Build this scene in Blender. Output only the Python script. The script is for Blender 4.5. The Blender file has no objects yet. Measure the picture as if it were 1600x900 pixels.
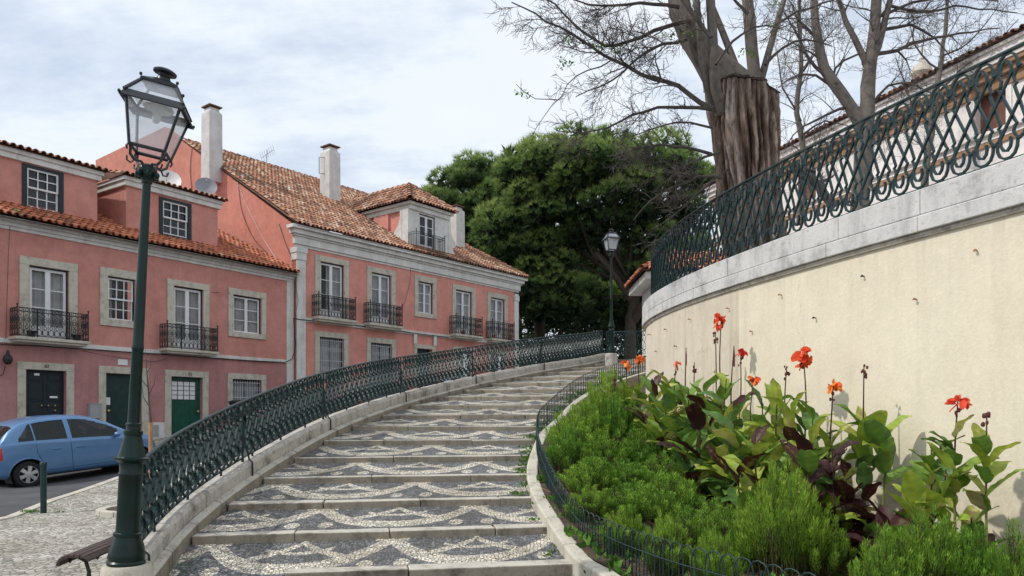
import bpy, math, random
from mathutils import Vector, Matrix, noise
random.seed(7)
R = random.uniform
F_PX, HZ, EYE = 1180.0, 652.0, 1.6
scene = bpy.context.scene
COL = scene.collection

# ------------------------------------------------------------------ measuring helpers
def at(px, py, Y):
    """a point seen in the photograph at pixel px, py and standing Y metres ahead"""
    return Vector(((px-800)/F_PX*Y, Y, EYE+(HZ-py)/F_PX*Y))
def interp(tab, x):
    if x <= tab[0][0]: return tab[0][1] + (tab[1][1]-tab[0][1])/(tab[1][0]-tab[0][0])*(x-tab[0][0])
    for (a, va), (b, vb) in zip(tab, tab[1:]):
        if x <= b: return va+(vb-va)*(x-a)/(b-a)
    (a, va), (b, vb) = tab[-2:]
    return vb+(vb-va)/(b-a)*(x-b)
def G(x, y):
    """street level: level plaza, then a hill going up along the houses"""
    al = x*.545+y*.839
    u = (al-7)
    r = .1*(.5*(u+math.sqrt(u*u+1.5)))
    return min(r, 3.45)
def ray_ground(px, py):
    lo = None
    Y = 4.0
    while Y < 80:
        p = at(px, py, Y)
        if p.z <= G(p.x, p.y): return p
        Y += .02
    return p

# ------------------------------------------------------------------ materials
def newmat(name):
    m = bpy.data.materials.new(name); m.use_nodes = True
    nt = m.node_tree; nt.nodes.clear()
    out = nt.nodes.new('ShaderNodeOutputMaterial')
    b = nt.nodes.new('ShaderNodeBsdfPrincipled')
    nt.links.new(b.outputs[0], out.inputs[0])
    return m, nt, b
def N(nt, t, **kw):
    n = nt.nodes.new(t)
    for k, v in kw.items():
        if k.startswith('i_'):
            key = k[2:]
            key = int(key) if key.isdigit() else key
            n.inputs[key].default_value = v
        else: setattr(n, k, v)
    return n
def ramp(nt, fac, stops):
    r = nt.nodes.new('ShaderNodeValToRGB')
    els = r.color_ramp.elements
    while len(els) < len(stops): els.new(.5)
    for e, (p, c) in zip(els, stops):
        e.position = p; e.color = (*c, 1) if len(c) == 3 else c
    nt.links.new(fac, r.inputs[0]); return r.outputs[0]
def mixc(nt, fac, a, b, mode='MIX'):
    m = nt.nodes.new('ShaderNodeMix'); m.data_type = 'RGBA'; m.blend_type = mode
    for sock, v in ((m.inputs[0], fac), (m.inputs[6], a), (m.inputs[7], b)):
        if isinstance(v, (int, float)): sock.default_value = v
        elif isinstance(v, tuple): sock.default_value = (*v, 1)
        else: nt.links.new(v, sock)
    return m.outputs[2]
def math_(nt, op, a, b=None, c=None, clamp=False):
    m = nt.nodes.new('ShaderNodeMath'); m.operation = op; m.use_clamp = clamp
    for s, v in zip(m.inputs, (a, b, c)):
        if v is None: continue
        if isinstance(v, (int, float)): s.default_value = v
        else: nt.links.new(v, s)
    return m.outputs[0]
def objco(nt, scale=(1, 1, 1)):
    g = nt.nodes.new('ShaderNodeNewGeometry')
    mp = nt.nodes.new('ShaderNodeMapping'); mp.inputs['Scale'].default_value = scale
    nt.links.new(g.outputs['Position'], mp.inputs[0]); return mp.outputs[0]
def noise_(nt, co, scale, detail=5, rough=.6):
    n = N(nt, 'ShaderNodeTexNoise', i_Scale=scale, i_Detail=detail, i_Roughness=rough)
    nt.links.new(co, n.inputs['Vector']); return n.outputs['Fac']
def bump(nt, b, h, strength=.3, dist=.01):
    n = N(nt, 'ShaderNodeBump', i_Strength=strength, i_Distance=dist)
    nt.links.new(h, n.inputs['Height']); nt.links.new(n.outputs[0], b.inputs['Normal'])
def mat_flat(name, col, rough=.6, metal=0., var=.15, scale=6, bmp=.15, spec=.4):
    m, nt, b = newmat(name)
    co = objco(nt); f = noise_(nt, co, scale)
    lo = tuple(c*(1-var) for c in col); hi = tuple(min(1, c*(1+var)) for c in col)
    c = ramp(nt, f, [(.3, lo), (.7, hi)])
    nt.links.new(c, b.inputs['Base Color'])
    b.inputs['Roughness'].default_value = rough; b.inputs['Metallic'].default_value = metal
    b.inputs['Specular IOR Level'].default_value = spec
    if bmp: bump(nt, b, noise_(nt, co, scale*9), bmp, .004)
    return m
def mat_stucco(name, col, col2, stain=(.25, .12, .1), amt=.45, bs=.35, pv=.16):
    m, nt, b = newmat(name)
    co = objco(nt)
    big = noise_(nt, co, .45, 6, .65)
    c = ramp(nt, big, [(.32, col), (.68, col2)])
    streak = noise_(nt, objco(nt, (2.6, 2.6, .22)), 1.3, 6, .7)
    sf = ramp(nt, streak, [(.52, (0, 0, 0)), (.78, (1, 1, 1))])
    c = mixc(nt, math_(nt, 'MULTIPLY', sf, amt), c, stain)
    pat = ramp(nt, noise_(nt, co, 2.3, 8, .75), [(.35, (1-pv,)*3), (.62, (1+pv*.4,)*3)])
    c = mixc(nt, 1., c, pat, 'MULTIPLY')
    fine = ramp(nt, noise_(nt, co, 22, 4, .6), [(.3, (.95, .95, .95)), (.7, (1.04, 1.04, 1.04))])
    c = mixc(nt, 1., c, fine, 'MULTIPLY')
    nt.links.new(c, b.inputs['Base Color'])
    b.inputs['Roughness'].default_value = .92; b.inputs['Specular IOR Level'].default_value = .15
    bump(nt, b, noise_(nt, co, 28, 6, .7), bs, .012)
    return m
def mat_stone(name, col, dark, sc=3.5, amt=.8, pits=True):
    m, nt, b = newmat(name)
    co = objco(nt)
    v = noise_(nt, co, sc, 9, .72)
    c = ramp(nt, v, [(.3, dark), (.48, tuple(x*.9 for x in col)), (.7, col)])
    sp = noise_(nt, co, sc*9, 3, .6)
    c = mixc(nt, math_(nt, 'MULTIPLY', ramp(nt, sp, [(.58, (0, 0, 0)), (.7, (1, 1, 1))]), .5*amt), c, dark)
    st = noise_(nt, objco(nt, (3, 3, .4)), 1.6, 6, .7)
    c = mixc(nt, math_(nt, 'MULTIPLY', ramp(nt, st, [(.5, (0, 0, 0)), (.75, (1, 1, 1))]), .55*amt), c, tuple(x*.8 for x in dark))
    nt.links.new(c, b.inputs['Base Color'])
    b.inputs['Roughness'].default_value = .88; b.inputs['Specular IOR Level'].default_value = .25
    bump(nt, b, math_(nt, 'ADD', noise_(nt, co, sc*8, 6, .7), v), .5, .012)
    return m
def mat_attr(name, stops, rough=.7, sub=0., nscale=12, spec=.3, nvar=.3, transl=0.):
    """colour from the per-vertex value 'tcol'"""
    m, nt, b = newmat(name)
    a = N(nt, 'ShaderNodeAttribute', attribute_name='tcol')
    c = ramp(nt, a.outputs['Fac'], stops)
    f = ramp(nt, noise_(nt, objco(nt), nscale, 5, .65), [(.3, (1-nvar,)*3), (.7, (1+nvar*.6,)*3)])
    c = mixc(nt, 1., c, f, 'MULTIPLY')
    nt.links.new(c, b.inputs['Base Color'])
    b.inputs['Roughness'].default_value = rough; b.inputs['Specular IOR Level'].default_value = spec
    if transl:
        tr = nt.nodes.new('ShaderNodeBsdfTranslucent'); nt.links.new(c, tr.inputs[0])
        mx = N(nt, 'ShaderNodeMixShader', i_0=transl)
        nt.links.new(b.outputs[0], mx.inputs[1]); nt.links.new(tr.outputs[0], mx.inputs[2])
        out = [n for n in nt.nodes if n.type == 'OUTPUT_MATERIAL'][0]
        nt.links.new(mx.outputs[0], out.inputs[0])
    return m
def mat_glass(name, col=(.03, .035, .04), alpha=.55, rough=.05):
    m, nt, b = newmat(name)
    b.inputs['Base Color'].default_value = (*col, 1); b.inputs['Roughness'].default_value = rough
    b.inputs['Specular IOR Level'].default_value = .8; b.inputs['Alpha'].default_value = alpha
    return m
def cobble_nodes(nt, b, scale, light, dark, patternmask=None, joint=(.09, .085, .075), stretch=(1, 1, 1)):
    co = objco(nt, stretch)
    w = nt.nodes.new('ShaderNodeTexNoise'); w.inputs['Scale'].default_value = 3; nt.links.new(co, w.inputs['Vector'])
    ad = nt.nodes.new('ShaderNodeMixRGB'); ad.blend_type = 'ADD'; ad.inputs[0].default_value = .05
    nt.links.new(co, ad.inputs[1]); nt.links.new(w.outputs['Color'], ad.inputs[2])
    v = N(nt, 'ShaderNodeTexVoronoi', feature='F1', i_Scale=scale, i_Randomness=.75); nt.links.new(ad.outputs[0], v.inputs['Vector'])
    e = N(nt, 'ShaderNodeTexVoronoi', feature='DISTANCE_TO_EDGE', i_Scale=scale, i_Randomness=.75); nt.links.new(ad.outputs[0], e.inputs['Vector'])
    sepc = nt.nodes.new('ShaderNodeSeparateColor'); nt.links.new(v.outputs['Color'], sepc.inputs[0])
    cl = ramp(nt, sepc.outputs[0], [(0, tuple(c*.62 for c in light)), (.5, light), (1, tuple(min(1, c*1.25) for c in light))])
    if patternmask is not None:
        cd = ramp(nt, sepc.outputs[1], [(0, tuple(c*.6 for c in dark)), (.5, dark), (1, tuple(c*1.5 for c in dark))])
        cl = mixc(nt, patternmask, cd, cl)
    dirt = ramp(nt, noise_(nt, objco(nt), .9, 7, .7), [(.35, (.62, .6, .55)), (.65, (1.05, 1.05, 1.05))])
    cl = mixc(nt, 1., cl, dirt, 'MULTIPLY')
    ef = ramp(nt, e.outputs['Distance'], [(.02, (1, 1, 1)), (.09, (0, 0, 0))])
    moss = ramp(nt, noise_(nt, objco(nt), 1.7, 5, .7), [(.56, joint), (.68, (.05, .09, .02))])
    c = mixc(nt, ef, cl, moss)
    nt.links.new(c, b.inputs['Base Color'])
    b.inputs['Roughness'].default_value = .78; b.inputs['Specular IOR Level'].default_value = .3
    hh = ramp(nt, e.outputs['Distance'], [(0, (0, 0, 0)), (.16, (1, 1, 1))])
    bump(nt, b, math_(nt, 'ADD', hh, math_(nt, 'MULTIPLY', sepc.outputs[2], .5)), .7, .012)

M = {}
M['pink'] = mat_stucco('pink_stucco', (.54, .235, .195), (.61, .285, .24), (.40, .17, .145))
M['pink2'] = mat_stucco('salmon_stucco', (.64, .275, .22), (.70, .32, .265), (.48, .20, .165), .4)
M['pinkg'] = mat_stucco('faded_pink_stucco', (.43, .20, .19), (.50, .26, .25), (.30, .18, .17), .7)
M['gable'] = mat_stucco('red_pink_stucco', (.57, .225, .17), (.63, .275, .21), (.38, .15, .12), .5)
M['cream'] = mat_stucco('cream_stucco', (.77, .69, .535), (.81, .74, .595), (.62, .54, .42), .4, .45, .06)
M['white'] = mat_stucco('white_trim', (.62, .61, .58), (.74, .73, .70), (.36, .34, .30), .6, .2)
M['chim'] = mat_stucco('chimney_render', (.58, .56, .54), (.72, .71, .70), (.33, .32, .30), .6, .3)
M['lime'] = mat_stone('limestone_surround', (.60, .56, .47), (.30, .27, .21), 4)
M['wallstone'] = mat_stone('weathered_wall_stone', (.58, .54, .48), (.13, .115, .095), 2.6, 1.)
M['coping'] = mat_stone('coping_marble', (.66, .65, .64), (.28, .28, .28), 2.2, .9)
M['step'] = mat_stone('step_stone', (.58, .54, .47), (.17, .155, .13), 3.2, .9)
M['iron'] = mat_flat('green_painted_iron', (.009, .031, .033), .42, 0, .35, 9, .3, .38)
M['irond'] = mat_flat('dark_iron', (.018, .02, .02), .5, 0, .3, 9, .2, .5)
M['post'] = mat_flat('green_lamp_paint', (.0025, .017, .014), .3, 0, .4, 5, .3, .32)
M['lantern'] = mat_flat('lantern_metal', (.016, .020, .026), .4, 0, .3, 9, .1, .5)
M['darkgreen'] = mat_flat('dark_green_wood', (.008, .035, .032), .5, 0, .3, 5, .2)
M['green2'] = mat_flat('green_door_paint', (.008, .075, .05), .5, 0, .3, 4, .2)
M['frame'] = mat_flat('white_window_paint', (.72, .73, .74), .5, 0, .08, 6, .05)
M['trimdark'] = mat_flat('dark_blue_trim', (.007, .017, .024), .5, 0, .2, 6, .05)
M['curtain'] = mat_flat('curtain', (.66, .66, .66), .9, 0, .2, 3.5, .1)
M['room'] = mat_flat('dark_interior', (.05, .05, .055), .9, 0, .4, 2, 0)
M['glass'] = mat_glass('window_glass', (.05, .06, .07), .42)
M['lglass'] = mat_glass('lantern_glass', (.75, .78, .84), .42, .12)
M['asphalt'] = mat_flat('asphalt', (.075, .075, .080), .9, 0, .3, 1.3, .6)
M['tile'] = mat_attr('old_clay_tiles', [(0, (.10, .075, .06)), (.28, (.26, .14, .095)), (.5, (.44, .20, .12)), (.72, (.54, .34, .23)), (1, (.66, .54, .42))], .9, nscale=7, nvar=.45)
M['tileo'] = mat_attr('orange_clay_tiles', [(0, (.16, .08, .055)), (.3, (.42, .15, .085)), (.65, (.60, .21, .11)), (.85, (.60, .30, .18)), (1, (.66, .47, .35))], .88, nscale=7, nvar=.35)
M['tilebed'] = mat_flat('tile_bed', (.16, .085, .06), .95, 0, .4, 3, .2)
M['wood'] = mat_flat('bench_wood', (.075, .05, .045), .65, 0, .35, 12, .3)
M['soil'] = mat_flat('planter_soil', (.075, .052, .036), .95, 0, .5, 5, .8)
M['bark'] = mat_stone('pine_bark', (.075, .058, .047), (.025, .02, .017), 5)
M['rubber'] = mat_flat('rubber', (.012, .012, .013), .75, 0, .2, 8, .1)
M['chrome'] = mat_flat('alloy', (.55, .56, .58), .35, .6, .1, 8, 0)
M['brass'] = mat_flat('brass', (.6, .42, .16), .3, .9, .1, 8, 0)
M['blackp'] = mat_flat('black_plastic', (.02, .02, .022), .5, 0, .2, 8, 0)
M['tgrey'] = mat_flat('grey_paint', (.33, .35, .36), .5, 0, .1, 5, .05)
M['dishw'] = mat_flat('dish_white', (.68, .66, .64), .5, 0, .12, 5, .05)
M['dishg'] = mat_flat('dish_grey', (.24, .24, .27), .5, 0, .12, 5, .05)
M['farwall'] = mat_stucco('pale_wall', (.78, .72, .69), (.85, .81, .79), (.5, .44, .4), .5, .2)
M['fartrim'] = mat_stucco('ochre_trim', (.27, .16, .10), (.42, .26, .16), (.18, .11, .07), .5, .2)
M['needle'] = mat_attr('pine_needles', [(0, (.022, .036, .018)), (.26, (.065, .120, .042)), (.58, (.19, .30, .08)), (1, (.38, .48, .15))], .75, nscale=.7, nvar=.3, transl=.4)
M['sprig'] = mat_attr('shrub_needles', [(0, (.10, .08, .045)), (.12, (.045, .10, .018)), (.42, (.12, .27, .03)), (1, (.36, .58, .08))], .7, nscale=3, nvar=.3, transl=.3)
M['leaf'] = mat_attr('canna_leaf', [(0, (.045, .008, .012)), (.16, (.06, .014, .016)), (.24, (.13, .10, .03)), (.34, (.085, .165, .055)), (.55, (.15, .30, .05)), (.8, (.30, .42, .055)), (.93, (.46, .52, .08)), (1, (.52, .44, .25))], .5, nscale=7, nvar=.3, spec=.5, transl=.25)
M['stemm'] = mat_attr('canna_stem', [(0, (.06, .02, .025)), (1, (.20, .22, .06))], .5, nscale=9)
M['petal'] = mat_attr('canna_petal', [(0, (.70, .03, .025)), (.5, (.80, .10, .035)), (1, (.90, .27, .03))], .5, nscale=25, nvar=.15, transl=.3)
M['bud'] = mat_flat('seed_head', (.12, .035, .035), .7, 0, .4, 30, .1)
M['weed'] = mat_attr('weed_leaf', [(0, (.04, .10, .015)), (1, (.14, .30, .04))], .6, nscale=8, transl=.25)
M['twig'] = mat_flat('grey_bark', (.085, .070, .063), .85, 0, .4, 6, .6)
M['limb'] = mat_stone('limb_bark', (.20, .172, .15), (.055, .046, .04), 6)
M['stake'] = mat_flat('wood_stake', (.40, .22, .11), .8, 0, .25, 8, .2)
M['paper'] = mat_flat('paper', (.75, .75, .75), .8, 0, .04, 8, 0)
M['ink'] = mat_flat('ink', (.05, .05, .05), .8, 0, .04, 8, 0)
M['grille'] = mat_flat('window_grille', (.60, .62, .64), .5, 0, .05, 8, 0)

def vary(m, lo, hi):
    """each plant its own tone"""
    nt = m.node_tree; b = [n for n in nt.nodes if n.type == 'BSDF_PRINCIPLED'][0]
    src = b.inputs['Base Color'].links[0].from_socket; users = [l.to_socket for l in src.links]
    oi = nt.nodes.new('ShaderNodeObjectInfo'); v = ramp(nt, oi.outputs['Random'], [(0, lo), (1, hi)])
    c = mixc(nt, 1., src, v, 'MULTIPLY')
    for u in users: nt.links.new(c, u)
vary(M['sprig'], (.72, .80, .75), (1.25, 1.08, .95)); vary(M['leaf'], (.82, .86, .9), (1.15, 1.1, 1.0))
def trunk_mat():
    m, nt, b = newmat('shaggy_trunk_bark')
    a = N(nt, 'ShaderNodeAttribute', attribute_name='tcol')
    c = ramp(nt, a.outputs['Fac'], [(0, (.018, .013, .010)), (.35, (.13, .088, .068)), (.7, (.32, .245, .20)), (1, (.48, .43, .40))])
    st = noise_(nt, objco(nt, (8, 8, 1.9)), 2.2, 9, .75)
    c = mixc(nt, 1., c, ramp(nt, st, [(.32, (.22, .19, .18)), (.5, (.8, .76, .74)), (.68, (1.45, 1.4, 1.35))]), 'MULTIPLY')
    nt.links.new(c, b.inputs['Base Color']); b.inputs['Roughness'].default_value = .9
    b.inputs['Specular IOR Level'].default_value = .2
    bump(nt, b, st, .9, .05)
    return m
M['trunk'] = trunk_mat()

def darken_upright(m):
    """darker tone on the upright faces of the step stone"""
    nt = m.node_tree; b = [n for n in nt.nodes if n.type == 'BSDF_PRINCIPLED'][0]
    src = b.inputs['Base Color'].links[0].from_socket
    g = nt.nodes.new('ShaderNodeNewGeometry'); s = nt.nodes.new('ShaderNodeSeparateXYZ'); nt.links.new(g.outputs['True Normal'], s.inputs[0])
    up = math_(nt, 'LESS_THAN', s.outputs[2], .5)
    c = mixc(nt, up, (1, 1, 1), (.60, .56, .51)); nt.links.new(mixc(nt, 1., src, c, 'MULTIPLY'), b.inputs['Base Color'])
darken_upright(M['step'])
def mosaic_mat():
    m, nt, b = newmat('black_and_white_mosaic')
    uv = nt.nodes.new('ShaderNodeUVMap'); uv.uv_map = 'UVMap'
    wn = N(nt, 'ShaderNodeTexNoise', i_Scale=9., i_Detail=2.)
    g = nt.nodes.new('ShaderNodeNewGeometry'); nt.links.new(g.outputs['Position'], wn.inputs['Vector'])
    sw = nt.nodes.new('ShaderNodeSeparateColor'); nt.links.new(wn.outputs['Color'], sw.inputs[0])
    s = nt.nodes.new('ShaderNodeSeparateXYZ'); nt.links.new(uv.outputs[0], s.inputs[0])
    u0 = math_(nt, 'ADD', s.outputs[0], math_(nt, 'MULTIPLY', math_(nt, 'SUBTRACT', sw.outputs[0], .5), .009))
    v = math_(nt, 'ADD', s.outputs[1], math_(nt, 'MULTIPLY', math_(nt, 'SUBTRACT', sw.outputs[1], .5), .025))
    fr = math_(nt, 'SUBTRACT', math_(nt, 'FRACT', u0), .5)
    au = math_(nt, 'ABSOLUTE', fr)                       # 0 at garland bottom, .5 at the peaks
    def band(center, half):
        d = math_(nt, 'ABSOLUTE', math_(nt, 'SUBTRACT', v, center))
        return math_(nt, 'LESS_THAN', d, half)
    def und(limit): return math_(nt, 'LESS_THAN', au, limit)
    gc = math_(nt, 'ADD', math_(nt, 'MULTIPLY', math_(nt, 'POWER', math_(nt, 'MULTIPLY', au, 2.), 2.5), .78), .19)
    gh = math_(nt, 'ADD', math_(nt, 'MULTIPLY', au, .12), .125)
    b1 = band(gc, gh)
    ic = math_(nt, 'SUBTRACT', .97, math_(nt, 'MULTIPLY', math_(nt, 'POWER', math_(nt, 'MULTIPLY', au, 1/.30), .62), .56))
    b2 = math_(nt, 'MULTIPLY', band(ic, .075), und(.30))
    sc = math_(nt, 'ADD', math_(nt, 'MULTIPLY', math_(nt, 'POWER', math_(nt, 'MULTIPLY', au, 1/.2), 2.), .16), .60)
    b3 = math_(nt, 'MULTIPLY', band(sc, .045), und(.19))
    dx = math_(nt, 'MULTIPLY', math_(nt, 'SUBTRACT', au, .40), 1/.045)
    dv = math_(nt, 'MULTIPLY', math_(nt, 'SUBTRACT', v, .2), 1/.12)
    b4 = math_(nt, 'LESS_THAN', math_(nt, 'ADD', math_(nt, 'MULTIPLY', dx, dx), math_(nt, 'MULTIPLY', dv, dv)), 1.)
    b5 = math_(nt, 'MULTIPLY', band(.97, .06), math_(nt, 'GREATER_THAN', au, .40))
    msk = b1
    for q in (b2, b3, b4, b5): msk = math_(nt, 'MAXIMUM', msk, q)
    cobble_nodes(nt, b, 26., (.76, .70, .60), (.19, .195, .21), msk)
    return m
M['mosaic'] = mosaic_mat()
def cobble_mat(name, light, scale, stretch=(1, 1, 1)):
    m, nt, b = newmat(name); cobble_nodes(nt, b, scale, light, light, None, (.13, .12, .10), stretch); return m
M['cobble'] = cobble_mat('limestone_cobbles', (.50, .475, .43), 12.)
def car_paint(name, col):
    m, nt, b = newmat(name)
    b.inputs['Base Color'].default_value = (*col, 1); b.inputs['Roughness'].default_value = .38
    b.inputs['Metallic'].default_value = .25; b.inputs['Coat Weight'].default_value = .7; b.inputs['Coat Roughness'].default_value = .06
    f = ramp(nt, noise_(nt, objco(nt), 1.4, 5, .6), [(.3, tuple(c*.88 for c in col)), (.7, tuple(min(1, c*1.08) for c in col))])
    nt.links.new(f, b.inputs['Base Color'])
    return m
M['carglass'] = mat_glass('car_glass', (.012, .02, .02), .72, .04)
M['carglass'].node_tree.nodes['Principled BSDF'].inputs['Specular IOR Level'].default_value = .45
M['redlamp'] = mat_flat('red_lens', (.45, .015, .02), .2, 0, .05, 8, 0, .6)
M['clearlamp'] = mat_flat('clear_lens', (.6, .62, .64), .15, .2, .05, 8, 0, .6)

# ------------------------------------------------------------------ mesh builder
INV = {}
class MB:
    def __init__(s):
        s.v = []; s.f = []; s.m = []; s.sm = []; s.c = []; s.uv = {}
        s.mi = 0; s.smooth = False; s.tc = .5
    def vert(s, p):
        s.v.append(tuple(p)); s.c.append(s.tc); return len(s.v)-1
    def face(s, idx, uv=None):
        if uv: s.uv[len(s.f)] = uv
        s.f.append(tuple(idx)); s.m.append(s.mi); s.sm.append(s.smooth)
    def poly(s, pts, uv=None): s.face([s.vert(p) for p in pts], uv)
    def hexa(s, P):
        """eight corners: bottom ring 0-3, top ring 4-7"""
        i = [s.vert(p) for p in P]
        for q in ((3, 2, 1, 0), (4, 5, 6, 7), (0, 1, 5, 4), (1, 2, 6, 5), (2, 3, 7, 6), (3, 0, 4, 7)):
            s.face([i[k] for k in q])
    def box(s, x0, x1, y0, y1, z0, z1):
        s.hexa([(x0, y0, z0), (x1, y0, z0), (x1, y1, z0), (x0, y1, z0), (x0, y0, z1), (x1, y0, z1), (x1, y1, z1), (x0, y1, z1)])
    def fbox(s, F, t0, t1, n0, n1, z0, z1):
        s.hexa([F.P(t0, n1, z0), F.P(t1, n1, z0), F.P(t1, n0, z0), F.P(t0, n0, z0), F.P(t0, n1, z1), F.P(t1, n1, z1), F.P(t1, n0, z1), F.P(t0, n0, z1)])
    def rings(s, rs, close=True, caps=True):
        idx = [[s.vert(p) for p in r] for r in rs]
        n = len(rs[0])
        for a, b in zip(idx, idx[1:]):
            for k in range(n if close else n-1):
                s.face((a[k], a[(k+1) % n], b[(k+1) % n], b[k]))
        if caps and close:
            s.face(idx[0][::-1]); s.face(idx[-1])
    def tube(s, pts, r, sides=6, up=None, caps=True, flat=None):
        """round (or flat-bar) tube along pts; r a number or a list"""
        pts = [Vector(p) for p in pts]
        if len(pts) < 2: return
        rs = []; prev = None
        for i, p in enumerate(pts):
            a = pts[max(0, i-1)]; b = pts[min(len(pts)-1, i+1)]
            t = (b-a)
            if t.length < 1e-9: t = Vector((0, 0, 1))
            t.normalize()
            if prev is None:
                u = Vector(up) if up else (Vector((0, 0, 1)) if abs(t.z) < .9 else Vector((1, 0, 0)))
            else: u = prev
            u = u-t*u.dot(t)
            if u.length < 1e-6: u = t.orthogonal()
            u.normalize(); w = t.cross(u); prev = u
            rr = r[i] if isinstance(r, (list, tuple)) else r
            if flat: rs.append([p+u*rr*a_+w*rr*flat*b_ for a_, b_ in ((1, 1), (-1, 1), (-1, -1), (1, -1))])
            else: rs.append([p+(u*math.cos(2*math.pi*k/sides)+w*math.sin(2*math.pi*k/sides))*rr for k in range(sides)])
        s.rings(rs, True, caps)
    def lathe(s, prof, c=(0, 0, 0), sides=20, mat=None, caps=True):
        """prof: (radius, height) from the bottom up"""
        c = Vector(c); rs = []
        for r, z in prof:
            ring = [Vector((math.cos(2*math.pi*k/sides)*r, math.sin(2*math.pi*k/sides)*r, z)) for k in range(sides)]
            if mat: ring = [mat @ q for q in ring]
            rs.append([c+q for q in ring])
        s.rings(rs, True, caps)
    def ball(s, c, r, n=8, sq=(1, 1, 1)):
        c = Vector(c); rs = []
        for i in range(1, n):
            th = math.pi*i/n
            rs.append([c+Vector((math.sin(th)*math.cos(2*math.pi*k/n)*r*sq[0], math.sin(th)*math.sin(2*math.pi*k/n)*r*sq[1], -math.cos(th)*r*sq[2])) for k in range(n)])
        s.rings(rs)
    def build(s, name, mats, parent=None, bevel=0, world=True):
        if not isinstance(mats, (list, tuple)): mats = [mats]
        me = bpy.data.meshes.new(name)
        inv = INV.get(parent.name) if parent is not None else None
        vs = [tuple(inv @ Vector(p)) for p in s.v] if (inv is not None and world) else s.v
        me.from_pydata(vs, [], s.f)
        me.polygons.foreach_set('material_index', s.m)
        me.polygons.foreach_set('use_smooth', s.sm)
        at_ = me.attributes.new('tcol', 'FLOAT', 'POINT'); at_.data.foreach_set('value', s.c)
        if s.uv:
            ul = me.uv_layers.new(name='UVMap')
            for p in me.polygons:
                if p.index in s.uv:
                    for k, li in enumerate(p.loop_indices): ul.data[li].uv = s.uv[p.index][k]
        for m in mats: me.materials.append(m)
        me.update()
        if any(s.sm): me.set_sharp_from_angle(angle=math.radians(42))
        o = bpy.data.objects.new(name, me); COL.objects.link(o)
        if parent is not None:
            o.parent = parent
            if parent.name in INV: INV[o.name] = INV[parent.name]
        if bevel:
            b = o.modifiers.new('bevel', 'BEVEL'); b.width = bevel; b.segments = 2; b.limit_method = 'ANGLE'
        return o
def thing(name, label, cat, loc=(0, 0, 0), rotz=0, group=None, kind=None):
    o = bpy.data.objects.new(name, None); COL.objects.link(o)
    o.location = loc; o.rotation_euler = (0, 0, rotz); o.empty_display_size = .2
    o['label'] = label; o['category'] = cat
    if group: o['group'] = group
    if kind: o['kind'] = kind
    INV[o.name] = (Matrix.Translation(Vector(loc)) @ Matrix.Rotation(rotz, 4, 'Z')).inverted()
    return o
def tag(o, label=None, cat=None, group=None, kind=None):
    if label: o['label'] = label
    if cat: o['category'] = cat
    if group: o['group'] = group
    if kind: o['kind'] = kind
    return o
def part_empty(name, parent):
    o = bpy.data.objects.new(name, None); COL.objects.link(o); o.parent = parent
    INV[o.name] = INV[parent.name]; return o
def copy_tree(o, parent=None):
    c = o.copy(); COL.objects.link(c); c.parent = parent
    for ch in list(o.children): copy_tree(ch, c)
    return c

class Fr:
    """a facade frame: t along the wall, n out of it, z up"""
    def __init__(s, O, a):
        a = math.radians(a); s.O = Vector((O[0], O[1])); s.d = Vector((math.sin(a), math.cos(a))); s.n = Vector((math.cos(a), -math.sin(a)))
    def P(s, t, n, z):
        q = s.O+s.d*t+s.n*n; return Vector((q.x, q.y, z))
    def t(s, px, n=0):
        k = (px-800)/F_PX; q = s.O+s.n*n
        return (k*q.y-q.x)/(s.d.x-k*s.d.y)
    def z(s, px, py, n=0):
        return EYE+(HZ-py)/F_PX*s.P(s.t(px, n), n, 0).y

def crom(P, step=.25, closed=False):
    """smooth curve through the points, resampled at even spacing"""
    P = [Vector(p) for p in P]
    Q = [P[0]*2-P[1]]+P+[P[-1]*2-P[-2]]
    d = []
    for i in range(1, len(Q)-2):
        for k in range(24):
            t = k/24; a, b, c, e = Q[i-1], Q[i], Q[i+1], Q[i+2]
            d.append(.5*((2*b)+(c-a)*t+(2*a-5*b+4*c-e)*t*t+(3*b-a-3*c+e)*t**3))
    d.append(P[-1])
    L = [0]
    for a, b in zip(d, d[1:]): L.append(L[-1]+(b-a).length)
    n = max(2, int(round(L[-1]/step))); out = []; j = 0
    for k in range(n+1):
        s = L[-1]*k/n
        while j < len(L)-2 and L[j+1] < s: j += 1
        f = (s-L[j])/max(1e-9, L[j+1]-L[j]); out.append(d[j].lerp(d[j+1], f))
    return out
class Curve:
    """a plan curve with heights; side(+)=left of travel"""
    def __init__(s, P, step=.1):
        s.p = crom(P, step); s.L = [0]
        for a, b in zip(s.p, s.p[1:]): s.L.append(s.L[-1]+(Vector((b.x-a.x, b.y-a.y))).length)
        s.len = s.L[-1]
    def at(s, u, off=0, dz=0):
        u = max(0, min(s.len, u)); lo, hi = 0, len(s.L)-1
        while hi-lo > 1:
            mid = (lo+hi)//2
            if s.L[mid] <= u: lo = mid
            else: hi = mid
        f = (u-s.L[lo])/max(1e-9, s.L[lo+1]-s.L[lo]) if lo+1 < len(s.L) else 0
        a, b = s.p[lo], s.p[min(lo+1, len(s.p)-1)]
        q = a.lerp(b, f)
        i0, i1 = s.p[max(0, lo-2)], s.p[min(len(s.p)-1, lo+3)]
        t = Vector((i1.x-i0.x, i1.y-i0.y, 0)).normalized(); nn = Vector((-t.y, t.x, 0))
        return q+nn*off+Vector((0, 0, dz))
    def sweep(s, mb, u0, u1, prof, step=.2, caps=True):
        n = max(1, int(math.ceil((u1-u0)/step)))
        mb.rings([[s.at(u0+(u1-u0)*k/n, o, z) for o, z in prof] for k in range(n+1)], True, caps)

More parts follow.
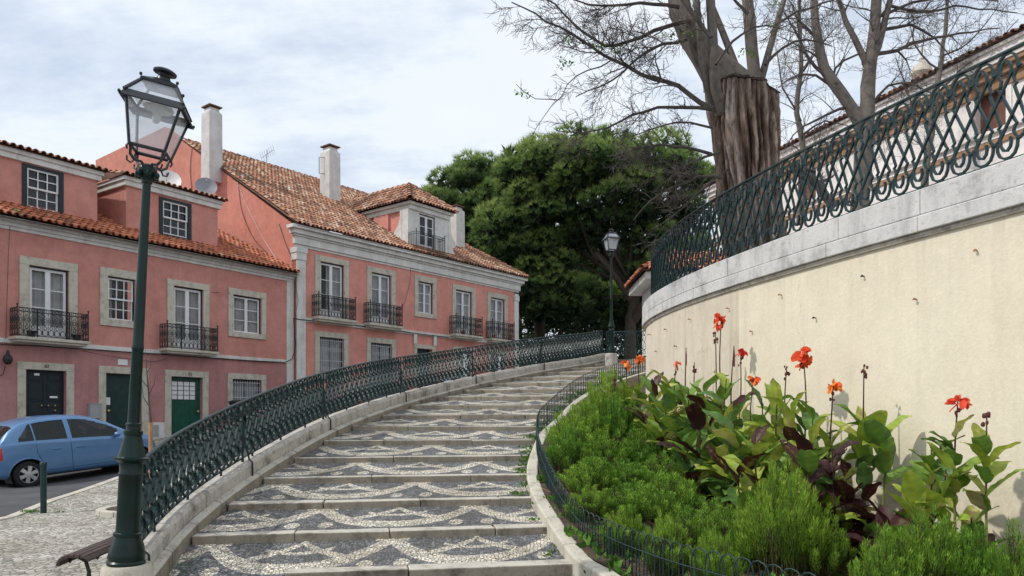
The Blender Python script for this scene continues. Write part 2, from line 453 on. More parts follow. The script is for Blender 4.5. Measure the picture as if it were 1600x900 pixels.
# ================================================================== TERRAIN AND STREET
A = Fr((-14.5, 23.6), 34.0)
tA_end = A.t(459)
pB = A.P(tA_end, .12, 0)
B = Fr((pB.x, pB.y), 38.5)
def sheet(name, xs_of_y, ys, zfun, mat, nx=10, label=None):
    mb = MB(); mb.smooth = True
    rows = []
    for y in ys:
        x0, x1 = xs_of_y(y)
        rows.append([mb.vert((x0+(x1-x0)*k/nx, y, zfun(x0+(x1-x0)*k/nx, y))) for k in range(nx+1)])
    for a, b in zip(rows, rows[1:]):
        for k in range(nx): mb.face((a[k], a[k+1], b[k+1], b[k]))
    o = mb.build(name, mat); o['kind'] = 'structure'
    return o
def frange(a, b, n): return [a+(b-a)*k/n for k in range(n+1)]
big = [-400, -200, -100, -60, -40, -25]+frange(-15, 60, 75)+[75, 100, 150, 250, 500, 900]
sheet('ground', lambda y: (-500, 500), big, lambda x, y: G(x, y)-.22, M['asphalt'], 60)

kp = [ray_ground(0, 810), ray_ground(68, 783), ray_ground(182, 745)]
last = kp[-1]
KT = [(-6, -9.0), (4, -8.6), (9, -8.2)]+[(p.y, p.x) for p in kp]+[(last.y+8*A.d.y, last.x+8*A.d.x), (last.y+30*A.d.y, last.x+30*B.d.x)]
Kx = lambda y: interp(KT, y)
def facade_x(y, n):
    qa = A.O+A.n*n; ta = (y-qa.y)/A.d.y; xa = qa.x+A.d.x*ta
    qb = B.O+B.n*n; tb = (y-qb.y)/B.d.y; xb = qb.x+B.d.x*tb
    return xa if ta < tA_end else xb
ysr = frange(-5, 52, 114)
sheet('road', lambda y: (facade_x(y, 1.25), Kx(y)), ysr, lambda x, y: G(x, y)-.12, M['asphalt'], 8)
sheet('house_pavement', lambda y: (facade_x(y, -.3), facade_x(y, 1.25)), ysr, lambda x, y: G(x, y), M['cobble'], 4)

# left edge of the stairs (inner face of the parapet): px, distance, tread height
zk = lambda k: .124+.219*(k-1)
LP = [(-3.12, 5.9, -.04), (-3.28, 6.9, .10)]
for k, (px, Y) in enumerate([(295, 8.0), (352, 9.1), (407, 10.2), (457, 11.3), (503, 12.5), (548, 13.9), (595, 15.2), (639, 16.8), (682, 18.3), (723, 19.7), (765, 20.8), (810, 21.9), (849, 23.1), (890, 24.4), (928, 25.6), (956, 26.6)]):
    LP.append(((px-800)/F_PX*Y, Y, zk(k+2)))
LC = Curve(LP)
def LCy(y):
    lo, hi = 0, LC.len
    for _ in range(30):
        m = (lo+hi)/2
        if LC.at(m).y < y: lo = m
        else: hi = m
    return lo
yL = [6.95]+[p[1] for p in LP[2:]]
inner_x = lambda y: LC.at(LCy(y), .31).x if y > 6.3 else interp([(-6, 7.), (4.2, 7.), (6.0, 1.), (6.3, -3.7)], y)
def plaza_x(y): return (Kx(y), max(inner_x(y), Kx(y)+.2))
sheet('plaza_pavement', plaza_x, frange(-5, 26, 124), lambda x, y: G(x, y)-.02 if y > 6.9 or x < -3.3 else min(G(x, y), 0)-.02, M['cobble'], 16)
# granite kerbs
def kerb(name, xf, ys, w, side):
    mb = MB()
    for y0, y1 in zip(ys, ys[1:]):
        g = .01
        a0 = Vector((xf(y0+g), y0+g, 0)); a1 = Vector((xf(y1-g), y1-g, 0))
        t = (a1-a0).normalized(); nn = Vector((t.y, -t.x, 0))*side
        P = []
        for dz in (-.3, .006):
            for q, o_ in ((a0, 0), (a1, 0), (a1, w), (a0, w)):
                r = q+nn*o_; P.append((r.x, r.y, G(q.x, q.y)+dz))
        mb.hexa(P)
    o = mb.build(name, M['lime'], bevel=.012); o['kind'] = 'structure'
kerb('kerb', Kx, frange(6, 30, 24), .16, 1)
kerb('kerb', lambda y: facade_x(y, 1.25), frange(14, 44, 28), .14, -1)

# ================================================================== STAIRWAY
CP = [(2.4, 3.2), (1.75, 4.6), (1.30, 5.6), (1.03, 6.3), (.86, 7.0), (.68, 7.64), (.47, 8.73), (.32, 9.8), (.28, 10.85), (.38, 12.0), (.56, 13.2), (.9, 14.4), (1.38, 16.1), (1.95, 17.6), (2.8, 19.2), (3.7, 20.5), (4.8, 21.8), (6, 23.2), (7.2, 24.6), (8.2, 25.8)]
SR = [(3, .03), (6.3, .06), (7.64, .124), (8.73, .343), (9.8, .562), (10.85, .781), (11.95, 1.0), (13.0, 1.219), (14.05, 1.438), (15.1, 1.657), (16.1, 1.876), (17.2, 2.095), (18.3, 2.314), (19.4, 2.533), (20.4, 2.752), (21.4, 2.971), (22.4, 3.19), (23.4, 3.41), (24.4, 3.63), (26, 3.66)]
sr = lambda y: interp(SR, y)
CC = Curve([(x, y, sr(y)) for x, y in CP])
def on_curve_y(C, y, off=0):
    lo, hi = 0, C.len
    for _ in range(30):
        m = (lo+hi)/2
        if C.at(m).y < y: lo = m
        else: hi = m
    return C.at(lo, off)
yR = [SR[i][0] for i in range(2, 19)]
stair = thing('stairway', 'broad curving public stairway with black and white mosaic treads and stone kerb steps', 'stairway', (-1.3, 7.0, 0))
NOS = []
for k in range(1, 18):
    l = on_curve_y(LC, yL[k-1], -.03); r = on_curve_y(CC, yR[k-1], .02)
    if k == 1: l = Vector((-3.4, 6.95, 0))
    NOS.append((Vector((l.x, l.y, zk(k))), Vector((r.x, r.y, zk(k)))))
KD = .25
for k in range(1, 18):
    l, r = NOS[k-1]; t = (r-l).normalized(); nn = Vector((-t.y, t.x, 0)); Ln = (r-l).length
    mb = MB(); x = 0 if k > 1 else (Vector((-2.15, 7.1, 0))-l).length
    while x < Ln-.05:
        w = min(R(.95, 1.6), Ln-x)
        if Ln-x-w < .4: w = Ln-x
        dz = R(-.006, .004); dy = R(-.008, .008)
        P = []
        for z in (zk(k)-.20, zk(k)+dz):
            for xx, oo in ((x+.003, dy), (x+w-.003, dy), (x+w-.003, KD), (x+.003, KD)):
                q = l+t*xx+nn*oo; P.append((q.x+R(-.006, .006), q.y+R(-.006, .006), z+R(-.007, .004)))
        mb.hexa(P); x += w
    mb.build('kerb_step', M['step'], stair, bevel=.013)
    # mosaic tread behind the kerb
    if k < 17:
        l2, r2 = NOS[k]; l2 = l2.copy(); r2 = r2.copy(); l2.z = r2.z = zk(k+1)-.088
    else:
        l2 = Vector((l.x+1.2, 29.5, 3.75)); r2 = Vector((12, 29.5, 3.75)); r = Vector((9.5, r.y, r.z))
    a0 = l+nn*(KD-.01); b0 = r+nn*(KD-.01)
    a0.z = b0.z = zk(k)-.006
    if k == 1: a0.z = .02
    mb = MB(); nx = 24; ny = 4
    ctr = (-2.24, -1.40)[(k+1) % 2]
    grid = [[a0.lerp(b0, i/nx).lerp(l2.lerp(r2, i/nx)+nn*.02, j/ny) for i in range(nx+1)] for j in range(ny+1)]
    for j in range(ny):
        for i in range(nx):
            q = [grid[j][i], grid[j][i+1], grid[j+1][i+1], grid[j+1][i]]
            mb.poly(q, [((p.x-ctr)/1.84+.5, (j+dj)/ny) for p, dj in zip(q, (0, 0, 1, 1))])
    mb.build('mosaic_tread', M['mosaic'], stair)
# underside fill so that no gap shows beside the steps
# pale curb on the planter side
mb = MB(); u = 0
while u < CC.len-.2:
    w = min(R(.7, 1.2), CC.len-u)
    CC.sweep(mb, u+.004, u+w-.004, [(.07, -.25), (.07, .075), (-.09, .085), (-.09, -.25)], .15)
    u += w
mb.build('side_curb', M['lime'], stair, bevel=.02)

# parapet with blocks
par = thing('parapet_wall', 'low weathered stone parapet wall climbing along the left of the stairway', 'wall', (-3.4, 6.5, 0))
hw = lambda y: interp([(6, .20), (7.5, .22), (10, .245), (14, .255), (20, .26), (27, .26)], y)
PT = Curve([tuple(LC.at(LCy(p.y), .085, hw(p.y))) for p in LC.p[::3]])
PU0 = min((abs(PT.at(u).y-6.85), u) for u in frange(0, 3, 300))[1]
mb = MB(); u = PU0; ends = PT.len-.15
while u < ends-.1:
    w = min(R(.85, 1.5), ends-u)
    j = R(-.006, .006)
    PT.sweep(mb, u+.007, u+w-.007, [(j, -.40), (j, -.045), (.03+j, j), (.21, 0), (.24, -.03), (.24, -.40)], .25)
    u += w
mb.build('parapet_block', M['wallstone'], par, bevel=.009)
mb = MB()
PT.sweep(mb, PU0+.02, ends, [(.02, -1.3), (.02, -.05), (.22, -.05), (.22, -3.3)], .4)
mb.build('wall_core', mat_flat('dark_mortar', (.12, .11, .095), .95, 0, .3, 6, .3), par)
mb = MB(); u = .2
while u < LC.len-.3:
    w = min(R(1.0, 1.6), LC.len-.2-u)
    LC.sweep(mb, u+.004, u+w-.004, [(-.005, -.3), (-.005, .035), (.015, .055), (.082, .07), (.082, -.3)], .3)
    u += w
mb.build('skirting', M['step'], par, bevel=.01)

# ------------------------------------------------------------------ scrolled iron railing
A_BAR = [(-.30, .80), (-.26, .845), (-.30, .89), (-.42, .92), (-.57, .91), (-.69, .86), (-.70, .79), (.74, .21), (.73, .14), (.61, .09), (.46, .08), (.34, .11), (.30, .155), (.34, .20)]
TOPARCH = [(-.92, .83), (-.90, .90), (-.80, .955), (-.62, .985), (-.40, .985), (-.20, .955), (-.10, .90), (-.08, .83)]
BULB_R = [(.03, .82), (.16, .80), (.25, .75), (.20, .705), (.12, .685), (.22, .66), (-.22, .34), (-.12, .315), (-.20, .295), (-.25, .25), (-.16, .20), (-.03, .18)]
BULB_L = [(-.03, .82), (-.16, .80), (-.25, .75), (-.20, .705), (-.12, .685), (-.20, .655), (-.80, .345), (-.88, .315), (-.80, .295), (-.75, .25), (-.84, .20), (-.97, .18)]
def scroll_panel(C, u0, n, pitch, off, zb, H, th=.0075, deep=1.6):
    mb = MB()
    Z = Vector((0, 0, 1))
    for k in range(n):
        s0 = u0+pitch*(k+.5)
        def P(pts, o_=0): return [C.at(s0+x*pitch, off+o_, zb+y*H) for x, y in pts]
        nrm = (C.at(s0, off+1)-C.at(s0, off)).normalized()
        first = k == 0; lastk = k == n-1
        for pts, o_ in ((A_BAR, .008), (TOPARCH, -.006), ([(x+1, 1-y) for x, y in TOPARCH][::-1] if not lastk else None, -.006), (BULB_R, -.008), (BULB_L if not first else None, -.008)):
            if pts is None or (first and pts is TOPARCH): continue
            q = P(pts, o_)
            mb.tube(q, th*deep, up=nrm, flat=1/deep)
        for yy in (.83, .17):       # collars
            c = C.at(s0, off, zb+yy*H); t = (C.at(s0+.05, off, zb+yy*H)-c).normalized()
            mb.tube([c-t*.026, c-t*.012, c+t*.012, c+t*.026], [.011, .021, .021, .011], 6)
    return mb
def railing(root, C, u0, u1, off, zb, H, pitch, posts, name='scroll_panel', foot=None, th=.0075, deep=1.6):
    pu = [u0]+[p for p in posts if u0 < p < u1]+[u1]
    for a, b in zip(pu, pu[1:]):
        n = max(1, int(round((b-a)/pitch)))
        scroll_panel(C, a, n, (b-a)/n, off, zb+.03, H-.04, th, deep).build(name, M['iron'], root)
    mb = MB(); mb.smooth = True
    n = int((u1-u0)/.15)
    mb.smooth = False
    C.sweep(mb, u0, u1, [(off-.022, zb+H-.014), (off-.022, zb+H+.004), (off-.010, zb+H+.014), (off+.010, zb+H+.014), (off+.022, zb+H+.004), (off+.022, zb+H-.014)], .15)
    mb.build('top_rail', M['iron'], root)
    mb = MB()
    C.sweep(mb, u0, u1, [(off-.014, zb+.012), (off-.014, zb+.030), (off+.014, zb+.030), (off+.014, zb+.012)], .15)
    mb.build('bottom_rail', M['iron'], root)
    for p in pu:
        mb = MB()
        mb.tube([C.at(p, off, zb-.05), C.at(p, off, zb+H)], .016, 8)
        if foot: foot(mb, p)
        mb.build('post', M['iron'], root)
rl = thing('iron_railing', 'dark green scrolled iron railing on the low parapet left of the stairway', 'railing', (-3.5, 6.6, .4))
RO = .11
def left_foot(mb, p):
    mb.tube([PT.at(p, RO, .55), PT.at(p, RO-.03, .22), PT.at(p, RO-.08, .10), PT.at(p, .02, .035), PT.at(p, -.022, .0), PT.at(p, -.026, -.10), PT.at(p, -.026, -.30)], .013, 6)
    mb.tube([PT.at(p, RO, -.02), PT.at(p, RO, .06)], .02, 6)
pposts = []
for px, Y in ((379, 9.7), (505, 12.7), (626, 16.5), (738, 20.0), (845, 23.0), (905, 24.8)):
    lo, hi = 0, PT.len
    for _ in range(30):
        m = (lo+hi)/2; q = PT.at(m, RO)
        if 800+q.x/q.y*F_PX < px: lo = m
        else: hi = m
    pposts.append(lo)
railing(rl, PT, PU0+.12, PT.len-.35, RO, .035, .775, .205, pposts[:5], foot=left_foot, th=.0095, deep=1.35)
u = PU0+.7
while u < PT.len-.5:
    mb = MB(); mb.tube([PT.at(u, RO, -.03), PT.at(u, RO, .05)], .016, 6); u += .95
    mb.build('foot_pin', M['iron'], rl)
# landing railing beyond the second lamp
e = PT.at(PT.len-.3, RO)
LR = Curve([(e.x+.12, e.y-.1, 3.72), (e.x+1.2, e.y-.35, 3.72), (e.x+3.0, e.y-.5, 3.72), (e.x+5.5, e.y-.2, 3.72)])
rl2 = thing('landing_railing', 'short level iron railing across the landing behind the farther lamp', 'railing', (e.x, e.y, 3.7))
railing(rl2, LR, 0, LR.len, 0, .06, .80, .205, [2.6])

# ================================================================== RETAINING WALL ON THE RIGHT
WP = [(6.1, 2.0), (5.75, 3.6), (5.4, 5.0), (5.08, 6.1), (4.8, 7.08), (4.28, 8.14), (4.03, 8.98), (3.74, 10.04), (3.49, 10.84), (3.20, 11.95), (2.93, 13.4), (2.79, 14.8), (2.85, 16.2), (3.2, 17.6), (3.95, 19.0), (5.1, 20.3), (6.6, 21.4), (9.0, 22.4), (13, 23.2)]
# smooth the measured points
for _ in range(2):
    WP = [WP[0]]+[((a[0]+2*b[0]+c[0])/4, (a[1]+2*b[1]+c[1])/4) for a, b, c in zip(WP, WP[1:], WP[2:])]+[WP[-1]]
ZC = 3.98
WC = Curve([(x, y, ZC) for x, y in WP])
def wall_x(y, off=.12): return on_curve_y(WC, y, off).x
rw = thing('retaining_wall', 'tall curved cream plastered retaining wall with a grey marble coping', 'wall', (4.0, 9.0, 0))
M['cream_old'] = mat_stucco('old_cream_stucco', (.66, .58, .46), (.73, .66, .54), (.40, .33, .25), .8, .45, .1)
def runoff(m):
    nt = m.node_tree; b = [n for n in nt.nodes if n.type == 'BSDF_PRINCIPLED'][0]
    src = b.inputs['Base Color'].links[0].from_socket
    g = nt.nodes.new('ShaderNodeNewGeometry'); s = nt.nodes.new('ShaderNodeSeparateXYZ'); nt.links.new(g.outputs['Position'], s.inputs[0])
    st = ramp(nt, noise_(nt, objco(nt, (4.5, 4.5, .12)), 1.4, 7, .75), [(.47, (0, 0, 0)), (.70, (1, 1, 1))])
    up = math_(nt, 'MULTIPLY', math_(nt, 'SUBTRACT', s.outputs[2], 2.3), .8, clamp=True)
    c = mixc(nt, math_(nt, 'MULTIPLY', math_(nt, 'MULTIPLY', st, up), .22), src, (.36, .33, .28))
    lo = math_(nt, 'MULTIPLY', math_(nt, 'SUBTRACT', 1.3, s.outputs[2]), .9, clamp=True)
    sp = ramp(nt, noise_(nt, objco(nt), 3.2, 8, .7), [(.42, (0, 0, 0)), (.62, (1, 1, 1))])
    c = mixc(nt, math_(nt, 'MULTIPLY', math_(nt, 'MULTIPLY', sp, lo), .5), c, (.34, .28, .20))
    v = N(nt, 'ShaderNodeTexVoronoi', feature='DISTANCE_TO_EDGE', i_Scale=.55)
    wv = N(nt, 'ShaderNodeTexNoise', i_Scale=3., i_Detail=6.); nt.links.new(g.outputs['Position'], wv.inputs['Vector'])
    ad = nt.nodes.new('ShaderNodeMixRGB'); ad.blend_type = 'ADD'; ad.inputs[0].default_value = .5; nt.links.new(g.outputs['Position'], ad.inputs[1]); nt.links.new(wv.outputs['Color'], ad.inputs[2])
    nt.links.new(ad.outputs[0], v.inputs['Vector'])
    cr = math_(nt, 'MULTIPLY', math_(nt, 'LESS_THAN', v.outputs['Distance'], .0022), math_(nt, 'GREATER_THAN', noise_(nt, objco(nt), .9, 2, .5), .54))
    c = mixc(nt, math_(nt, 'MULTIPLY', cr, .4), c, (.30, .25, .19))
    nt.links.new(c, b.inputs['Base Color'])
runoff(M['cream']); runoff(M['cream_old'])
split = None
lo, hi = 0, WC.len*.7
for _ in range(30):
    m = (lo+hi)/2; q = WC.at(m, .12)
    if 800+q.x/q.y*F_PX > 1159: lo = m
    else: hi = m
split = lo
mb = MB(); mb.smooth = True
n = int(WC.len/.15); cols = []
for k in range(n+1):
    u = WC.len*k/n
    cols.append((u, [mb.vert(WC.at(u, .12+(.006 if u > split else 0), z-ZC)) for z in (-.5, .5, 1.2, 2.0, 2.8, 3.52)]))
for (u, a), (v, b) in zip(cols, cols[1:]):
    mb.mi = 1 if u > split else 0
    for i in range(5): mb.face((a[i], b[i], b[i+1], a[i+1]))
mb.build('plaster_face', [M['cream'], M['cream_old']], rw)
for nm, zz0, zz1, o_, st in (('lower_coping', 3.535, 3.705, .20, 1.15), ('upper_coping', 3.710, 3.98, .185, 1.0)):
    mb = MB(); u = R(0, .5)
    while u < WC.len-.3:
        w = min(R(st, st*1.7), WC.len-u); j = R(-.005, .005)
        WC.sweep(mb, u+.003, u+w-.003, [(o_+j, zz0-ZC), (o_+j, zz1-ZC-.01), (o_-.02+j, zz1-ZC), (-.28, zz1-ZC), (-.28, zz0-ZC)], .25)
        u += w
    mb.build(nm, M['coping'], rw, bevel=.008)
mb = MB(); WC.sweep(mb, 0, WC.len, [(.15, 3.48-ZC), (.165, 3.51-ZC), (.155, 3.532-ZC), (-.2, 3.532-ZC), (-.2, 3.48-ZC)], .2)
mb.build('drip_moulding', M['wallstone'], rw)
for px, py in ((1529, 392), (1434, 468), (1222, 461), (1276, 497), (1080, 499), (1140, 482), (1042, 515), (1016, 523), (1058, 541), (1027, 549), (1008, 557), (1177, 518), (1352, 432)):
    Y = 16.0
    while Y > 4:
        q = at(px, py, Y)
        if q.x < wall_x(Y, .12) and abs(q.x-wall_x(Y, .12)) < .5 and Y < 15: break
        Y -= .03
    # walk until the viewing ray meets the plaster
    Y = 5.0
    while Y < 15:
        q = at(px, py, Y)
        if q.x >= wall_x(Y, .12): break
        Y += .02
    nrm = Vector((-.9, -.44, 0)); tt = Vector((.44, -.9, 0))
    mb = MB(); mb.tube([q-nrm*.03, q+nrm*.045, q+nrm*.06+Vector((0, 0, .012))], .0075, 5)
    mb.tube([q+nrm*.055-tt*.014, q+nrm*.055+tt*.014], .011, 5)
    mb.build('iron_hook', M['stake'] if R(0, 1) < .5 else M['irond'], rw)
# terrace ground behind the wall
mb = MB()
pts = [WC.at(u, -.2) for u in frange(0, WC.len, 60)]
for a, b in zip(pts, pts[1:]):
    mb.poly([(a.x, a.y, 3.90), (40, a.y, 3.90), (40, b.y, 3.90), (b.x, b.y, 3.90)])
mb.poly([(pts[-1].x-8, pts[-1].y, 3.90), (40, pts[-1].y, 3.9), (40, 70, 3.9), (4, 70, 3.9)])
o = mb.build('terrace_ground', M['cobble']); o['kind'] = 'structure'
tr = thing('terrace_railing', 'dark green lyre patterned iron railing along the top of the cream wall', 'railing', (4.0, 9.0, ZC))
u9 = [LCu for LCu in frange(1.2, WC.len-3, 6)]
railing(tr, WC, .3, WC.len-1.0, 0, .035, 1.06, .245, u9[1:-1], th=.0105, deep=1.25)

# ================================================================== PLANTER
def soil_z(x, y):
    return max(.06, sr(y)+.05) if y > 7 else .06+.04*max(0, (y-5)/2)
def planter_x(y):
    return (on_curve_y(CC, y, -.08).x, wall_x(y, .10) if y < 14.6 else max(wall_x(y, .10), on_curve_y(CC, y, -.08).x+.25))
ob = sheet('planter_soil', planter_x, frange(3.3, 19.5, 110), lambda x, y: soil_z(x, y)+.05*noise.noise(Vector((x*2, y*2, 0)))+.02, M['soil'], 14)
FP = [(3.0, 3.5, .06), (2.5, 4.4, .06), (2.04, 5.12, .07), (1.80, 5.53, .08), (1.60, 5.88, .08), (1.38, 6.25, .09), (1.19, 6.8, .09), (.98, 7.5, .10), (.75, 8.3, .16), (.54, 9.3, .42), (.44, 10.4, .68), (.40, 11.2, .84), (.40, 12.2, 1.03), (.48, 13.3, 1.26), (.80, 14.6, 1.54), (1.28, 16.3, 1.90), (1.82, 17.8, 2.20), (2.65, 19.4, 2.52), (3.5, 20.8, 2.80), (4.6, 22.2, 3.1)]
FC = Curve(FP)
hf = thing('hoop_fence', 'low green wire hoop fence curving round the flower bed beside the stairway', 'fence', (1.0, 7.5, 0))
mb = MB(); u = .05; HH = .47; i = 0
mb.smooth = True
while u < FC.len-.25:
    w = .19; near = u < 9
    pts = [FC.at(u, 0, -.1), FC.at(u, 0, HH-w*.5)]
    for a in ((30, 60, 90, 120, 150) if near else (60, 120)):
        th = math.radians(180-a); pts.append(FC.at(u+w/2+math.cos(th)*w/2, R(-.004, .004), HH-w*.5+math.sin(th)*w*.5))
    b = FC.at(u+w, .006, HH-w*.5)
    # keep the far leg on the ground
    zf = FC.at(u+w, .006, -.1)
    pts += [b, zf]
    mb.tube(pts, .0062, 5 if near else 4)
    u += .147
mb.build('hoops', M['iron'], hf)
mb = MB(); mb.smooth = True
for zz in (.09, .30):
    mb.tube([FC.at(q, .008, zz) for q in frange(.05, FC.len-.1, 160)], .0055, 4)
mb.build('tie_wire', M['iron'], hf)
for q in frange(.1, FC.len-.2, 9):
    mb = MB(); mb.tube([FC.at(q, 0, -.15), FC.at(q, 0, .40)], .011, 6); mb.build('post', M['iron'], hf)

# ================================================================== BUILDING TOOLS
def wall_holes(mb, F, t0, t1, z0, z1, holes, depth=.22, n=0.):
    """front face with real openings and their reveals; holes (ta, tb, za, zb)"""
    ts = sorted(set([t0, t1]+[max(t0, min(t1, v)) for h in holes for v in h[:2]]))
    zs = sorted(set([z0, z1]+[max(z0, min(z1, v)) for h in holes for v in h[2:]]))
    for a, b in zip(ts, ts[1:]):
        for c, d in zip(zs, zs[1:]):
            m = ((a+b)/2, (c+d)/2)
            if any(h[0] < m[0] < h[1] and h[2] < m[1] < h[3] for h in holes): continue
            mb.poly([F.P(a, n, c), F.P(b, n, c), F.P(b, n, d), F.P(a, n, d)])
    for a, b, c, d in holes:
        mb.poly([F.P(a, n, c), F.P(a, n, d), F.P(a, n-depth, d), F.P(a, n-depth, c)])
        mb.poly([F.P(b, n, d), F.P(b, n, c), F.P(b, n-depth, c), F.P(b, n-depth, d)])
        mb.poly([F.P(a, n, d), F.P(b, n, d), F.P(b, n-depth, d), F.P(a, n-depth, d)])
        mb.poly([F.P(b, n, c), F.P(a, n, c), F.P(a, n-depth, c), F.P(b, n-depth, c)])
def surround(F, h, w, root, wt=None, sill=True, n=0., mat='lime', foot=None):
    a, b, c, d = h; wt = wt or w; mb = MB(); o = n+.045
    mb.fbox(F, a-w, a-.002, n-.02, o, (c if foot is None else foot), d)
    mb.fbox(F, b+.002, b+w, n-.02, o, (c if foot is None else foot), d)
    mb.fbox(F, a-w, b+w, n-.02, o+.004, d+.002, d+wt)
    if sill: mb.fbox(F, a-w, b+w, n-.02, o+.012, c-w*.9, c-.002)
    return mb.build('stone_surround', M[mat], root, bevel=.008)
def leaf_frame(mb, F, a, b, c, d, n, cols, rows, fr=.06, bar=.025, low=None, dep=.05):
    mb.fbox(F, a, a+fr, n, n+dep, c, d); mb.fbox(F, b-fr, b, n, n+dep, c, d)
    mb.fbox(F, a+fr, b-fr, n, n+dep, d-fr, d); mb.fbox(F, a+fr, b-fr, n, n+dep, c, c+(low or fr))
    c2 = c+(low or fr)
    for i in range(1, cols):
        t = a+fr+(b-a-2*fr)*i/cols; mb.fbox(F, t-bar/2, t+bar/2, n+.004, n+dep-.01, c2, d-fr)
    for j in range(1, rows):
        z = c2+(d-fr-c2)*j/rows; mb.fbox(F, a+fr, b-fr, n+.006, n+dep-.014, z-bar/2, z+bar/2)
def window(F, h, root, style='french', n=0., curtain=True, trim='trimdark', name=None):
    """an opening filled with its joinery; the window is a part, its pieces sub-parts"""
    a, b, c, d = h; nn = n-.13
    mb = MB(); tw = .045
    mb.fbox(F, a, a+tw, nn-.02, nn+.07, c, d); mb.fbox(F, b-tw, b, nn-.02, nn+.07, c, d); mb.fbox(F, a+tw, b-tw, nn-.02, nn+.07, d-tw, d)
    w = mb.build(name or 'window', M[trim], root)
    a += tw; b -= tw; d -= tw
    mb = MB(); mid = (a+b)/2
    if style == 'french':
        leaf_frame(mb, F, a, mid, c, d, nn, 1, 3, .075, .03, .42); leaf_frame(mb, F, mid, b, c, d, nn, 1, 3, .075, .03, .42)
        mb.fbox(F, a+.075, b-.075, nn+.006, nn+.03, c+.05, c+.42)
    elif style == 'casement':
        leaf_frame(mb, F, a, mid, c, d, nn, 1, 3, .06, .025); leaf_frame(mb, F, mid, b, c, d, nn, 1, 3, .06, .025)
    elif style == 'sash':
        zm = (c+d)/2
        leaf_frame(mb, F, a, b, zm-.02, d, nn+.02, 3, 2, .05, .028); leaf_frame(mb, F, a, b, c, zm+.03, nn-.02, 3, 2, .05, .028)
    elif style == 'grille':
        leaf_frame(mb, F, a, b, c, d, nn-.02, 2, 1, .05, .04)
    mb.build('window_frame', M['frame'] if style != 'grille' else M['trimdark'], w)
    mb = MB(); mb.poly([F.P(a, nn+.012, c), F.P(b, nn+.012, c), F.P(b, nn+.012, d), F.P(a, nn+.012, d)]); mb.build('pane', M['glass'], w)
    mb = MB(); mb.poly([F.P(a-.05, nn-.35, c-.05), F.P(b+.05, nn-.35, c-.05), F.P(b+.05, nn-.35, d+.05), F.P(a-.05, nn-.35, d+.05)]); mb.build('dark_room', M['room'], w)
    if curtain:
        mb = MB(); mb.smooth = True
        for (x0, x1) in (((a, mid), (mid, b)) if curtain is True else (curtain and ((a+(b-a)*curtain[0], a+(b-a)*curtain[1]),))):
            r = []
            for i in range(25):
                t = x0+(x1-x0)*i/24; o = nn-.07+.02*math.sin(i*1.5)+.008*math.sin(i*3.7)
                r.append((mb.vert(F.P(t, o, c)), mb.vert(F.P(t, o, d))))
            for p, q in zip(r, r[1:]): mb.face((p[0], q[0], q[1], p[1]))
        mb.build('curtain', M['curtain'], w)
    if style == 'grille':
        mb = MB(); k = max(5, int((b-a)/.11)); H = d-c
        for i in range(k+1):
            t = a+(b-a)*i/k; mb.tube([F.P(t, n-.04, c), F.P(t, n-.04, d)], .009, 5)
            if i < k:
                tm = t+(b-a)/k/2
                for zc in (c+H*.2, c+H*.72):
                    mb.tube([F.P(tm+math.cos(x)*.045, n-.04, zc+math.sin(x)*.075) for x in [q*math.pi/5 for q in range(11)]], .006, 4)
        for zz in (c+.06, c+H*.42, d-.08): mb.fbox(F, a, b, n-.052, n-.028, zz-.01, zz+.01)
        mb.build('window_grille', M['grille'], w)
    return w
